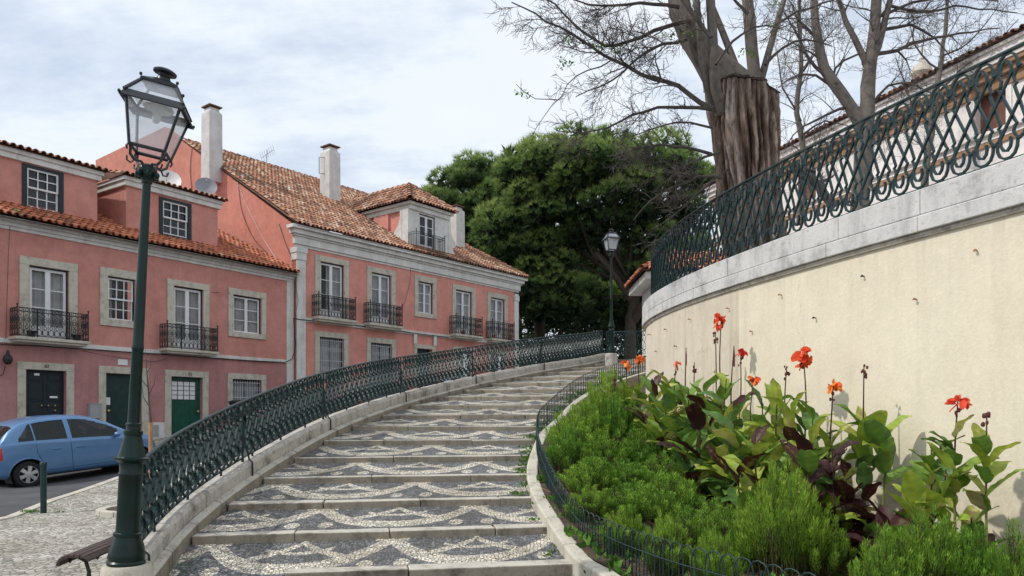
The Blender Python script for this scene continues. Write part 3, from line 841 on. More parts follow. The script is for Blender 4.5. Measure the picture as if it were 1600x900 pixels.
def balcony(F, t0, t1, z, root, h=.95, dep=.48, slab=.13, n=0., mat='irond', pots=(), ext='lime', simple=False):
    mb = MB()
    mb.fbox(F, t0-.05, t1+.05, n, n+dep+.05, z-slab*.55, z); mb.fbox(F, t0+.02, t1-.02, n, n+dep-.02, z-slab, z-slab*.55)
    bal = mb.build('balcony', M[ext], root, bevel=.012)
    segs = [((t0, n+.03), (t0, n+dep)), ((t0, n+dep), (t1, n+dep)), ((t1, n+dep), (t1, n+.03))]
    mb = MB()
    for (ta, na), (tb, nb) in segs:
        L = math.hypot(tb-ta, nb-na); k = max(2, int(round(L/.17)))
        P = lambda s, zz: F.P(ta+(tb-ta)*s/L, na+(nb-na)*s/L, z+zz)
        for zz in (.04, h-.11, h-.0): mb.tube([P(0, zz), P(L, zz)], .012, 4)
        w = L/k
        for i in range(k):
            s = w*i
            mb.tube([P(s, .04), P(s, h)], .011, 4)
            if simple:
                mb.tube([P(s+w/2, .04), P(s+w/2, h)], .006, 4); continue
            cx = s+w/2
            def circ(cz, rx, rz, m=9): mb.tube([P(cx+math.cos(2*math.pi*q/m)*rx, cz+math.sin(2*math.pi*q/m)*rz) for q in range(m+1)], .0095, 4)
            circ(.15, w*.42, .09); circ(.30, w*.24, .055)
            circ(h*.6, w*.36, .13); circ(h*.6, w*.17, .06)
            mb.tube([P(cx-w*.4, h-.12), P(cx, h-.22), P(cx+w*.4, h-.12)], .006, 4)
            mb.tube([P(cx, h*.6-.13), P(cx, .35)], .006, 4)
            circ(h-.055, w*.3, .045, 7)
    for (ta, na) in ((t0, n+dep), (t1, n+dep)):
        mb.tube([F.P(ta, na, z), F.P(ta, na, z+h+.06)], .020, 6); mb.ball(F.P(ta, na, z+h+.09), .035, 6)
    mid = t0+(t1-t0)*.5
    mb.build('balcony_railing', M[mat], bal)
    for fr in ((.27, .72) if not simple else (.55,)):
        mb = MB(); mb.tube([F.P(t0+(t1-t0)*fr, n+dep, z), F.P(t0+(t1-t0)*fr, n+dep, z+h)], .022, 6); mb.build('railing_post', M['trimdark'], bal)
    for q in pots:
        p = F.P(t0+(t1-t0)*q, n+dep-.16, z)
        pt = thing('flower_pot', POTL[len(POTS)], 'flower pot', tuple(p))
        POTS.append(pt)
        mb = MB(); mb.lathe([(.09, 0), (.13, .18), (.14, .2), (.12, .2)], p, 10); mb.build('pot', M['blackp'] if len(POTS) < 3 else M['tileo'], pt)
        mb = MB()
        for _ in range(60):
            mb.tc = R(0, 1); d = Vector((R(-1, 1), R(-1, 1), R(.2, 1.4))).normalized()*R(.08, .24); s = Vector((R(-1, 1), R(-1, 1), R(-1, 1)))*.035
            q0 = p+Vector((0, 0, .2))+d; mb.poly([q0-s, q0+d.cross(s)*2, q0+s])
        mb.build('foliage', M['weed'], pt)
    return bal
POTS = []
POTL = ['dark planter at the left end of the leftmost balcony', 'dark planter at the right end of the leftmost balcony', 'terracotta pot with leaves on the fourth balcony of the far house', 'terracotta pot at the left end of the last balcony', 'terracotta pot at the right end of the last balcony']
def tiles(mb, O, du, dv, L, H, clip=None, w=.21, c=.37, r=.078, base=.5, spread=.5, mat_i=0, bed=True, bedi=1):
    """clay barrel tiles over a slope: O eave corner, du along the eave, dv up the slope"""
    du = Vector(du).normalized(); dv = Vector(dv).normalized(); nn = du.cross(dv).normalized()
    if nn.z < 0: nn = -nn
    O = Vector(O); nu = int(L/w); nv = int(H/c)+1
    for i in range(nu+1):
        for j in range(nv):
            s = (i+.5)*w+R(-.012, .012); q = j*c+R(-.02, .02)
            if s > L or q > H: continue
            if clip and not clip(s, q+c*.5): continue
            mb.mi = mat_i; mb.smooth = True
            mb.tc = min(1, max(0, base+R(-spread, spread)*R(.3, 1)))
            tilt = R(-.012, .012)
            rows = []
            for (qq, rr, hh) in ((q-.03, r*1.12, .035), (q+c+.02, r*.9, .006)):
                row = []
                for k in range(5):
                    th = math.pi*k/4
                    row.append(O+du*(s+math.cos(th)*rr+tilt)+dv*min(qq, H+.05)+nn*(math.sin(th)*rr*.95+hh+.01))
                rows.append(row)
            mb.rings(rows, False, False)
            # open front edge of the tile
            a = rows[0]; m2 = O+du*s+dv*(q-.03)+nn*.02
            mb.smooth = False; mb.tc *= .6
            ins = [p.lerp(m2, .22) for p in a]
            ia = [mb.vert(p) for p in a]; ib = [mb.vert(p) for p in ins]
            for k in range(4): mb.face((ia[k], ia[k+1], ib[k+1], ib[k]))
            # gutter tile between
            if clip is None or clip(s+w*.5, q+c*.5):
                mb.smooth = True; mb.tc = min(1, max(0, base-.15+R(-spread, spread)*.8))
                rows = []
                for (qq, hh) in ((q-.06, .03), (q+c, .0)):
                    rows.append([O+du*(s+w*.5+x*w*.36)+dv*min(qq, H+.05)+nn*(abs(x)**2*.03+hh-.005) for x in (-1, -.4, .4, 1)])
                mb.rings(rows, False, False)
    mb.smooth = False
def ridge_tiles(mb, P0, P1, r=.11, c=.38, base=.45):
    P0 = Vector(P0); P1 = Vector(P1); t = (P1-P0); L = t.length; t.normalize()
    sd = t.cross(Vector((0, 0, 1))).normalized(); up = sd.cross(t)
    n = int(L/c)
    for j in range(n):
        mb.smooth = True; mb.tc = min(1, max(0, base+R(-.35, .35)))
        mb.rings([[P0+t*q+sd*math.cos(math.pi*k/5)*rr+up*(math.sin(math.pi*k/5)*rr+h) for k in range(6)] for q, rr, h in ((j*L/n-.03, r*1.1, .03), ((j+1)*L/n, r*.92, 0))], False, False)
    mb.smooth = False
def cornice(F, t0, t1, z0, z1, root, n=0., steps=((0, .04), (.45, .10), (.7, .22), (.88, .30)), name='cornice', mat='white', ends=True):
    """steps: (height fraction, projection) - a stepped moulding"""
    mb = MB()
    for i, (f, pr) in enumerate(steps):
        f2 = steps[i+1][0] if i+1 < len(steps) else 1.
        mb.fbox(F, t0-(pr if ends else 0), t1+(pr if ends else 0), n-.05, n+pr, z0+(z1-z0)*f+.001*i, z0+(z1-z0)*f2)
    return mb.build(name, M[mat], root, bevel=.01)
def hole(F, px0, px1, pyt, pyb, n=0.):
    """opening from the photograph: sides at px0 px1, top/bottom read at px0"""
    return (F.t(px0, n), F.t(px1, n), F.z(px0, pyb, n), F.z(px0, pyt, n))

# ================================================================== NEAR ROW HOUSE (left)
h1 = thing('row_house', 'two storey faded pink house with dormers and orange tiled roof behind the blue car', 'house', tuple(A.P(0, 0, 0)))
tb, te = -6.0, tA_end-.02
zE = A.z(459, 428); zE = 7.58
zb = A.z(75, 531)             # balcony floor level
zband = A.z(445, 567)
W1 = (A.t(45), A.t(107), zb, A.z(45, 414))
W2 = hole(A, 168, 211, 431, 498)
W3 = (A.t(271), A.t(317), A.z(271, 543), A.z(271, 446))
W4 = hole(A, 364, 408, 460, 518)
D1 = (A.t(40), A.t(103), .2, A.z(40, 577)); D2 = (A.t(165), A.t(221), .3, A.z(165, 583)); D3 = (A.t(267), A.t(316), .5, A.z(267, 588))
W5 = (A.t(363), A.t(408), A.z(363, 640), A.z(363, 592))
up = [W1, W2, W3, W4]; low = [D1, D2, D3, W5]
zb = W1[2]; W3 = (W3[0], W3[1], zb, W3[3]); up[2] = W3
mb = MB()
wall_holes(mb, A, tb, te-.35, zb-.05, zE, up)
o = mb.build('upper_wall', M['pink'], h1)
mb = MB(); wall_holes(mb, A, tb, te-.35, -.5, zb-.05, low)
mb.build('lower_wall', M['pinkg'], h1)
mb = MB(); mb.fbox(A, te-.36, te+.0, -.2, .035, -.5, zE-.05)   # corner strip
mb.build('corner_strip', M['white'], h1, bevel=.008)
mb = MB(); mb.poly([A.P(tb, 0, -.5), A.P(tb, 0, zE), A.P(tb, -8, zE), A.P(tb, -8, -.5)]); mb.build('side_wall', M['pink'], h1)
mb = MB(); mb.fbox(A, tb, te, -.02, .05, zb-.19, zb-.05); mb.build('floor_band', M['white'], h1, bevel=.01)
# dirty white plinth between doors
mb = MB()
for a, b in ((A.t(222), A.t(257)),): mb.fbox(A, a, b, -.01, .02, 0, A.z(240, 660))
mb.build('white_plinth', M['white'], h1)
window(A, W1, h1, 'french'); surround(A, W1, .27, h1, .25, sill=False)
window(A, W2, h1, 'sash', curtain=(.0, .25)); surround(A, W2, .26, h1, .27)
window(A, W3, h1, 'french'); surround(A, W3, .25, h1, .22, sill=False)
window(A, W4, h1, 'casement'); surround(A, W4, .22, h1, .24)
window(A, W5, h1, 'grille'); surround(A, W5, .22, h1, .22)
balcony(A, A.t(15, 0), A.t(138, .5), zb, h1, .86, .5, .16, pots=(.22, .86))
balcony(A, A.t(249, 0), A.t(340, .5), zb, h1, .86, .5, .16)
for D in (D1, D2, D3): surround(A, D, .24, h1, .23, sill=False, foot=-.2)
# doors
def door(F, h, root, kind):
    a, b, c, d = h; n = -.14; mb = MB()
    if kind == 'double':
        mid = (a+b)/2; mb.fbox(F, a, mid-.006, n-.05, n, c, d); mb.fbox(F, mid+.006, b, n-.05, n, c, d)
        mb.fbox(F, mid-.03, mid+.03, n, n+.02, c, d)
        for x0, x1 in ((a+.08, mid-.09), (mid+.09, b-.08)):
            z = d-.1
            for hh in (.30, .62, .62, .5):
                if z-hh < c: break
                mb.fbox(F, x0, x1, n, n+.018, z-hh+.06, z); mb.fbox(F, x0+.05, x1-.05, n+.017, n+.032, z-hh+.11, z-.05); z -= hh
        m = 'darkblue'
    elif kind == 'plain':
        mb.fbox(F, a, b, n-.05, n, c, d)
        for i in range(1, 4): mb.fbox(F, a+(b-a)*i/4-.004, a+(b-a)*i/4+.004, n, n+.003, c, d)
    else:
        mb.fbox(F, a, b, n-.05, n, c, d)
        for i in range(1, 6): mb.fbox(F, a+(b-a)*i/6-.005, a+(b-a)*i/6+.005, n, n+.004, c, d-.95)
    o = mb.build('door', M['trimdark'] if kind == 'double' else M['darkgreen'] if kind == 'plain' else M['green2'], root, bevel=.004)
    mb = MB()
    if kind == 'double':
        for t, z in ((mid-.1, d-1.1), (mid+.1, d-1.1), (mid+.3, d-1.25), (mid+.3, d-1.1)): mb.ball(F.P(t, n+.05, z), .032, 6)
    else: mb.ball(F.P((a+.14) if kind == 'plain' else b-.12, n+.06, d-1.25), .05, 8)
    mb.build('handle', M['brass'], o)
    if kind == 'plain':
        mb = MB(); mb.fbox(F, a+.02, a+.22, n+.003, n+.012, d-1.05, d-.80); mb.build('paper_notice', M['paper'], o)
    if kind == 'double':
        mb = MB(); mb.fbox(F, mid+.15, mid+.38, n+.034, n+.042, d-.86, d-.80); mb.fbox(F, mid-.3, mid-.15, n+.034, n+.042, d-.17, d-.10); mb.build('letter_plate', M['paper'], o)
    if kind == 'glazed':
        x0, x1, z0, z1 = a+.10, b-.20, d-.82, d-.16
        mb = MB(); mb.fbox(F, x0, x1, n, n+.006, z0, z1); mb.build('window_light', M['paper'], o)
        mb = MB()
        for i in range(5): t = x0+(x1-x0)*i/4; mb.fbox(F, t-.008, t+.008, n+.006, n+.022, z0, z1)
        for i in range(5): z = z0+(z1-z0)*i/4; mb.fbox(F, x0, x1, n+.008, n+.02, z-.008, z+.008)
        mb.build('window_bars', M['irond'], o)
    return o
door(A, D1, h1, 'double'); door(A, D2, h1, 'plain'); door(A, D3, h1, 'glazed')
# house numbers on the lintels
def text_on(F, s, t, z, n, size, root, mat='ink', name='house_number'):
    cu = bpy.data.curves.new('txt', 'FONT'); cu.body = s; cu.size = size; cu.align_x = 'CENTER'; cu.extrude = .002
    ob = bpy.data.objects.new('txt', cu); COL.objects.link(ob)
    dg = bpy.context.evaluated_depsgraph_get(); me = bpy.data.meshes.new_from_object(ob.evaluated_get(dg))
    bpy.data.objects.remove(ob)
    d3 = Vector((F.d.x, F.d.y, 0)); n3 = Vector((F.n.x, F.n.y, 0))
    inv = INV[root.name]
    for v in me.vertices:
        p = F.P(t, n, z)+d3*v.co.x+Vector((0, 0, v.co.y))+n3*v.co.z; v.co = inv @ p
    me.materials.clear(); me.materials.append(M[mat])
    o = bpy.data.objects.new(name, me); COL.objects.link(o); o.parent = root; return o
text_on(A, '85', (D3[0]+D3[1])/2+.1, D3[3]+.06, .055, .16, h1)
text_on(A, '87', (D1[0]+D1[1])/2, D1[3]+.07, .055, .15, h1)
mb = MB(); q = A.t(190); mb.fbox(A, A.t(184), A.t(199), 0, .02, A.z(184, 570), A.z(184, 561)); mb.build('street_plaque', M['paper'], h1, bevel=.003)
mb = MB(); a, b = A.t(137), A.t(155); z0, z1 = A.z(137, 654), A.z(137, 631)
mb.fbox(A, a, b, .0, .16, z0, z1); mb.fbox(A, a-.01, b+.01, .0, .175, z1, z1+.02); mb.build('meter_box', M['tgrey'], h1, bevel=.01)
mb = MB(); a, b = A.t(232), A.t(247); mb.fbox(A, a, b, .022, .05, A.z(235, 682), A.z(235, 664)); mb.build('service_hatch', M['tgrey'], h1, bevel=.005)
# wall light
mb = MB(); p = A.P(A.t(8), .18, A.z(8, 562)); mb.tube([p+Vector((0, 0, .28)), p+Vector((0, 0, .1))], [.03, .07], 8); mb.ball(p, .13, 8, (1, 1, 1.25)); mb.build('wall_lantern', M['blackp'], h1)
# cables
def cable(F, pts, root, r=.012, n=.07, name='cable'):
    P = []
    for (a, b) in zip(pts, pts[1:]):
        for k in range(8):
            f = k/8; px = a[0]+(b[0]-a[0])*f; py = a[1]+(b[1]-a[1])*f+.6*math.sin(f*math.pi)
            t = F.t(px, n); P.append(F.P(t, n, F.z(px, py, n)))
    px, py = pts[-1]; P.append(F.P(F.t(px, n), n, F.z(px, py, n)))
    mb = MB(); mb.smooth = True; mb.tube(P, r, 5); mb.build(name, M['blackp'], root)
cable(A, [(-20, 537), (60, 540), (130, 545), (250, 553), (345, 560), (445, 566), (457, 560)], h1, .016)
cable(A, [(457, 560), (462, 540), (460, 520), (459, 500), (459, 497)], h1, .018, .2)
cable(A, [(16, 345), (13, 400), (11, 470), (9, 530)], h1, .007)
cable(A, [(130, 548), (170, 556), (240, 565), (262, 560)], h1, .008)
cable(A, [(8, 572), (5, 585), (-6, 588)], h1, .012)
cable(A, [(330, 456), (344, 457)], h1, .009)
# cornice and roof
cornice(A, tb, te, zE-.34, zE, h1, steps=((0, .05), (.3, .10), (.62, .20), (.85, .26)), ends=False)
rs = math.atan(.45); mbr = MB()
dn = Vector((-A.n.x, -A.n.y, 0)); d3 = Vector((A.d.x, A.d.y, 0)); upv = (dn*math.cos(rs)+Vector((0, 0, math.sin(rs))))
O = A.P(tb, .38, zE+.02)
Lr = te-tb; Hr = 8.4
tiles(mbr, O, d3, upv, Lr+.05, Hr, None, w=.22, base=.5, spread=.5)
mbr.mi = 1
q = [O, O+d3*Lr, O+d3*Lr+upv*Hr, O+upv*Hr]; mbr.poly([p+Vector((0, 0, -.0)) for p in q]); mbr.poly([p-Vector((0, 0, .1)) for p in q][::-1])
mbr.poly([q[3], q[2], q[2]+dn*7-Vector((0, 0, 3)), q[3]+dn*7-Vector((0, 0, 3))])
mbr.build('roof', [M['tileo'], M['tilebed']], h1)
roofz = lambda n: zE+.02+(.38-n)*math.tan(rs)
def dormer(F, px0, px1, win, nf, zt, root, depth=3.2, roofzf=roofz, tilemat='tile'):
    """boxy dormer with its own cornice and tiled lid; zt: level of the wall top"""
    a, b = F.t(px0, nf), F.t(px1, nf); zb_ = roofzf(nf)-.3
    wh = (F.t(win[0], nf), F.t(win[1], nf), F.z(win[0], win[3], nf), F.z(win[0], win[2], nf))
    mb = MB(); wall_holes(mb, F, a, b, zb_, zt, [wh], .2, nf)
    for t in (a, b): mb.poly([F.P(t, nf, zb_), F.P(t, nf, zt), F.P(t, nf-depth, zt), F.P(t, nf-depth, zb_)])
    dm = mb.build('dormer', M['pink'], root)
    window(F, wh, dm, 'sash', nf, (.0, .0)) if False else None
    mb = MB(); tw = .13; x0, x1, y0, y1 = wh
    for bx in ((x0-.02, x0+tw, y0-.03, y1+.03), (x1-tw, x1+.02, y0-.03, y1+.03), (x0+tw, x1-tw, y1-.07, y1+.03), (x0+tw, x1-tw, y0-.03, y0+.06)):
        mb.fbox(F, bx[0], bx[1], nf-.12, nf+.03, bx[2], bx[3])
    w = mb.build('window', M['trimdark'], dm, bevel=.005)
    mb = MB(); zm = (y0+y1)/2; x0 += tw; x1 -= tw; y0 += .06; y1 -= .07
    leaf_frame(mb, F, x0, x1, zm-.02, y1, nf-.06, 3, 2, .055, .03); leaf_frame(mb, F, x0, x1, y0, zm+.03, nf-.1, 3, 2, .055, .03)
    mb.build('window_frame', M['frame'], w)
    mb = MB(); mb.poly([F.P(x0, nf-.085, y0), F.P(x1, nf-.085, y0), F.P(x1, nf-.085, y1), F.P(x0, nf-.085, y1)]); mb.build('pane', M['glass'], w)
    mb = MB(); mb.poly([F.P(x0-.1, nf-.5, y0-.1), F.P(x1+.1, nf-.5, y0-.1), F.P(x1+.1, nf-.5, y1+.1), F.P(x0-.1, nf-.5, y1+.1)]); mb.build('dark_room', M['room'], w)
    mb = MB()
    for i, (z0, z1, pr) in enumerate(((zt-.02, zt+.16, .10), (zt+.16, zt+.30, .16))):
        mb.hexa([F.P(a-pr, nf+pr, z0), F.P(b+pr, nf+pr, z0), F.P(b+pr, nf-depth, z0), F.P(a-pr, nf-depth, z0), F.P(a-pr, nf+pr, z1), F.P(b+pr, nf+pr, z1), F.P(b+pr, nf-depth, z1), F.P(a-pr, nf-depth, z1)])
    mb.build('cornice', M['white'], dm, bevel=.012)
    mb = MB(); s2 = math.atan(.22); uv_ = Vector((-F.n.x, -F.n.y, 0))*math.cos(s2)+Vector((0, 0, math.sin(s2)))
    O2 = F.P(a-.22, nf+.27, zt+.30); dd = Vector((F.d.x, F.d.y, 0))
    tiles(mb, O2, dd, uv_, b-a+.44, depth+.3, None, w=.22, base=.5)
    mb.mi = 1; L2 = b-a+.44; H2 = depth+.3
    q = [O2, O2+dd*L2, O2+dd*L2+uv_*H2, O2+uv_*H2]; mb.poly(q)
    low_ = [Vector((p.x, p.y, zt+.29)) for p in q]
    mb.poly([q[0], q[3], low_[3]]); mb.poly([q[1], low_[2], q[2]])
    mb.build('dormer_roof', [M[tilemat], M['tilebed']], dm)
    return (a, b)
nf = -1.0
zt1 = A.z(152, 282, nf)
dormer(A, -70, 152, (35, 98, 256, 324), nf, zt1, h1)
zt2 = A.z(197, 303, nf)
dormer(A, 197, 340, (249, 298, 308, 366), nf, A.z(335, 325, nf)-.0, h1, 3.3)
# weeds in the gutter
mb = MB()
for px in (20, 42, 50, 88, 96, 104, 292, 306, 60):
    c = A.P(A.t(px), -.05+R(-.2, .2), zE+.15)
    for _ in range(16):
        mb.tc = R(0, 1); d = Vector((R(-1, 1), R(-1, 1), R(.3, 1.5))).normalized()*R(.05, .2); s = d.orthogonal().normalized()*.02
        b0 = c+Vector((R(-.15, .15), R(-.1, .1), 0)); mb.poly([b0-s, b0+s, b0+d])
tag(mb.build('gutter_weeds', M['weed']), 'small weeds rooted in the gutter tiles of the near pink house', 'weeds', kind='stuff')

# ================================================================== FAR ROW HOUSE (centre)
h2 = thing('corner_house', 'long salmon house with weathered tile roof, pilasters and a white scrolled dormer', 'house', tuple(B.P(0, 0, 0)))
tE = B.t(809)
zc1 = B.z(477, 388); zc0 = zc1            # underside of the frieze
zEv = B.z(471, 356)
zf = B.z(486, 495)                       # balcony floor
zfb = zf-.35
V1 = (B.t(500), B.t(537), zf, B.z(500, 408)); V2 = (B.t(580), B.t(611), zf, B.z(580, 425)); V3 = hole(B, 653, 676, 439, 488)
V4 = (B.t(712), B.t(737), zf, B.z(712, 452)); V5 = (B.t(766), B.t(788), zf, B.z(766, 464))
V6 = hole(B, 499, 537, 526, 588); V7 = hole(B, 579, 612, 535, 590); V8 = (B.t(651), B.t(675), 2., B.z(651, 544)); V9 = (B.t(712), B.t(735), 2.6, B.z(712, 548)); V10 = (B.t(766), B.t(788), 2.6, B.z(766, 552))
mb = MB(); wall_holes(mb, B, .42, tE-.35, -.5, zc1+.1, [V1, V2, V3, V4, V5, V6, V7, V8, V9, V10])
mb.build('wall', M['pink2'], h2)
mb = MB(); mb.fbox(B, 0, .44, -.3, .09, -.5, zc1-.15); mb.fbox(B, -.03, .47, -.3, .12, zc1-.55, zc1-.18); mb.fbox(B, -.06, .50, -.3, .15, zc1-.25, zc1-.02); mb.build('pilaster', M['white'], h2, bevel=.012)
mb = MB(); mb.fbox(B, tE-.38, tE, -.3, .08, -.5, zc1-.1); mb.fbox(B, tE-.41, tE+.03, -.3, .11, zc1-.5, zc1-.2); mb.build('pilaster', M['white'], h2, bevel=.012)
mb = MB(); mb.fbox(B, .44, tE-.38, -.02, .07, zf-.24, zf-.06); mb.build('floor_band', M['white'], h2, bevel=.01)
mb = MB(); dB = Vector((-B.n.x, -B.n.y, 0))
zW = lambda w: zEv+.62*w
gt = [B.P(0, .05, -1), B.P(0, .05, zEv-.02), B.P(0, -9.36, 15.30), B.P(0, -11.0, 16.35), B.P(0, -19, 16.35), B.P(0, -19, -1)]
mb.poly(gt); th = Vector((B.d.x, B.d.y, 0))*.3
for a, b in zip(gt[1:5], gt[2:5]): mb.poly([a, b, b+th, a+th])
mb.poly([p+th for p in gt][::-1])
mb.build('gable_wall', M['gable'], h2)
def gable_pt(px, py):
    k = (px-800)/F_PX; o = B.P(-.03, 0, 0); w = (k*o.y-o.x)/(-B.n.x+k*B.n.y); q = o+dB*w
    return Vector((q.x, q.y, EYE+(HZ-py)/F_PX*q.y))
for wire in (((371, 285), (385, 320), (410, 370), (437, 412)), ((372, 285), (378, 330), (396, 372), (418, 396)), ((300, 232), (297, 262), (300, 300)), ((436, 350), (446, 380), (458, 408))):
    mb = MB(); mb.smooth = True; mb.tube(crom([gable_pt(*q) for q in wire], .5), .014, 4); mb.build('cable', M['white'] if wire[0][0] == 371 else M['twig'], h2)
for V, s in ((V1, 'french'), (V2, 'french'), (V4, 'french'), (V5, 'french')):
    window(B, V, h2, s, curtain=(.35, 1.) if V is V1 else True); surround(B, V, .27, h2, .25, sill=False)
window(B, V3, h2, 'casement'); surround(B, V3, .24, h2, .28)
for V in (V6, V7): window(B, V, h2, 'grille'); surround(B, V, .24, h2, .24)
for V in (V9, V10): window(B, V, h2, 'grille', curtain=False); surround(B, V, .22, h2, .22, sill=False)
surround(B, V8, .2, h2, .2, sill=False)
mb = MB(); mb.fbox(B, V8[0]-.26, V8[0]-.04, .05, .09, V8[3]+.2, zf-.2); mb.fbox(B, V8[1]+.04, V8[1]+.26, .05, .09, V8[3]+.2, zf-.2); mb.build('entry_pilaster', M['white'], h2, bevel=.008)
mb = MB(); mb.fbox(B, V8[0], V8[1], -.3, -.2, 1, V8[3]); mb.build('door', M['trimdark'], h2)
for p0, p1, pots in ((487, 556, ()), (568, 629, ()), (702, 754, (.35,)), (759, 804, (.15, .9))):
    balcony(B, B.t(p0, 0), B.t(p1, .5), zf, h2, .93, .48, .2, pots=pots)
cornice(B, 0, tE, zc1, zEv, h2, steps=((0, .05), (.12, .12), (.5, .18), (.6, .28), (.82, .42)))
mb = MB(); # painted frieze under the cornice
cable(B, [(459, 497), (478, 500), (556, 508), (630, 518), (702, 527)], h2, .02, .10)
cable(B, [(461, 440), (466, 470), (461, 495)], h2, .008, .12)
cable(B, [(642, 400), (641, 440), (633, 470), (628, 480)], h2, .008, .06)
# roof: main slope toward us, hip at the far end
sl = math.atan2(15.30-zEv, 9.36+.45)
upB = dB*math.cos(sl)+Vector((0, 0, math.sin(sl))); dBv = Vector((B.d.x, B.d.y, 0))
OB = B.P(-.25, .45, zEv+.03); LB = tE+.25+.35; HB = (9.36+.45)/math.cos(sl)
tr_ = B.t(574, -9.36)
clipB = lambda s, q: s < LB-(LB-.25-tr_)*(q/HB) and (s > .25 or q < .6)
mb = MB(); tiles(mb, OB, dBv, upB, LB, HB, clipB, w=.21, c=.37, base=.52, spread=.52)
mb.mi = 1
rt = B.P(tr_, -9.36, 15.33); ee = OB+dBv*LB; rl_ = B.P(0, -9.36, 15.33)
sink = Vector((0, 0, -.02))
mb.poly([OB+sink, ee+sink, rt+sink, rl_+sink]); mb.poly([ee+sink, B.P(tE+.35, -19, zEv), rt+sink])
mb.poly([rl_+sink, rt+sink, B.P(tr_, -19, 11), B.P(0, -19, 11)]); mb.poly([OB-Vector((0, 0, .08)), ee-Vector((0, 0, .08)), ee+dB*.5-Vector((0, 0, .08)), OB+dB*.5-Vector((0, 0, .08))])
mb.mi = 0
ridge_tiles(mb, rl_, rt); ridge_tiles(mb, ee+Vector((0, 0, .03)), rt)
mb.build('roof', [M['tile'], M['tilebed']], h2)
# dark moss cushions along the verge and eave
mb = MB(); mb.smooth = True
for f in (.12, .17, .21, .27, .33, .42, .52, .60, .66, .72, .93):
    p = B.P(.35, -9.36*f, zEv+.1+(15.3-zEv)*f); mb.ball(p, R(.1, .2), 6, (1, 1, .6))
for t in frange(.8, tE*.45, 11): mb.ball(B.P(t, -.25+R(-.1, .1), zEv+.42+R(-.05, .05)), R(.07, .13), 6, (1, 1, .6))
mb.build('moss', mat_flat('roof_moss', (.07, .065, .05), .95, 0, .4, 20, .5), h2)
# scrolled dormer
nd = -.25
dz0 = zEv-.1
ta, tb2 = B.t(641, nd), B.t(700, nd)
zdt = B.z(641, 326, nd)
wd = (B.t(655, nd), B.t(680, nd), zEv+.25, B.z(655, 333, nd))
mb = MB(); wall_holes(mb, B, ta, tb2, dz0, zdt, [wd], .3, nd)
dm = mb.build('dormer', M['white'], h2)
mb = MB(); DD = 5.2
for t in (ta+.02, tb2-.02): mb.poly([B.P(t, nd-.02, dz0), B.P(t, nd-.02, zdt), B.P(t, nd-DD, zdt), B.P(t, nd-DD, dz0)])
mb.fbox(B, ta-.08, ta+.02, nd-2.6, nd-1.5, dz0, zdt)
mb.build('dormer_cheek', M['pink2'], dm)
w = window(B, wd, dm, 'french', nd, curtain=False)
def scroll_buttress(t, sgn):
    """volute profile standing out sideways from the dormer corner"""
    prof = [(0, 1.0), (.16, .995), (.17, .84), (.22, .70), (.34, .60), (.50, .54), (.55, .46), (.45, .41), (.30, .40), (.36, .34), (.50, .26), (.62, .14), (.68, 0), (0, 0)]
    z0 = dz0; H = zdt-dz0; mb = MB()
    # profile lies in the cheek plane direction (going back) and sideways
    f = [B.P(t+sgn*x*1.05, nd+.03, z0+y*H) for x, y in prof]; b = [B.P(t+sgn*x*1.05, nd-.28, z0+y*H) for x, y in prof]
    mb.rings([f, b]); return mb
def side_scroll(t):
    """volute seen on the cheek: bulges backwards along the cheek"""
    prof = [(0, 1.0), (.75, .99), (.78, .80), (.92, .68), (1.15, .60), (1.35, .52), (1.30, .44), (1.05, .42), (1.20, .34), (1.35, .24), (1.30, .0), (0, 0)]
    z0 = dz0; H = zdt-dz0; mb = MB()
    mb.rings([[B.P(t-.16, nd+.02-x*.8, z0+y*H) for x, y in prof], [B.P(t+.02, nd+.02-x*.8, z0+y*H) for x, y in prof]]); return mb
side_scroll(ta).build('scroll_bracket', M['white'], dm, bevel=.02)
scroll_buttress(tb2, 1).build('scroll_bracket', M['white'], dm, bevel=.01)
mb = MB()
for z0, z1, pr in ((zdt-.02, zdt+.2, .10), (zdt+.2, zdt+.34, .22)):
    mb.hexa([B.P(ta-pr, nd+pr, z0), B.P(tb2+pr, nd+pr, z0), B.P(tb2+pr, nd-DD, z0), B.P(ta-pr, nd-DD, z0), B.P(ta-pr, nd+pr, z1), B.P(tb2+pr, nd+pr, z1), B.P(tb2+pr, nd-DD, z1), B.P(ta-pr, nd-DD, z1)])
mb.build('cornice', M['white'], dm, bevel=.015)
zd = zdt+.36; hwid = (tb2-ta)/2+.35; tm = (ta+tb2)/2
apz = zd+1.4; an = nd-1.5
E0 = B.P(tm-hwid, nd+.35, zd); E1 = B.P(tm+hwid, nd+.35, zd); AP = B.P(tm, an, apz); AB_ = B.P(tm, nd-DD-1, apz)
def slope(mb, P0, P1, T, T2=None, w=.21, base=.5):
    """tiled face P0-P1 eave with top point T (or T..T2 for a trapezium)"""
    P0, P1, T = Vector(P0), Vector(P1), Vector(T); du = (P1-P0).normalized(); L = (P1-P0).length
    x = (T-P0).dot(du); up_ = (T-P0)-du*x; H = up_.length; dv = up_.normalized()
    x2 = (Vector(T2)-P0).dot(du) if T2 is not None else x
    lo_, hi_ = min(x, x2), max(x, x2)
    tiles(mb, P0, du, dv, L, H, lambda s, q: lo_*(q/H) <= s <= L-(L-hi_)*(q/H), w=w, base=base)
    m = mb.mi; mb.mi = 1; s_ = Vector((0, 0, -.015))
    mb.poly([p+s_ for p in ([P0, P1, Vector(T2), T] if T2 is not None else [P0, P1, T])]); mb.mi = m
mb = MB(); slope(mb, E0, E1, AP)
Bk = B.P(tm-hwid, nd-DD-1, zd)
slope(mb, Bk, E0, AB_, AP)
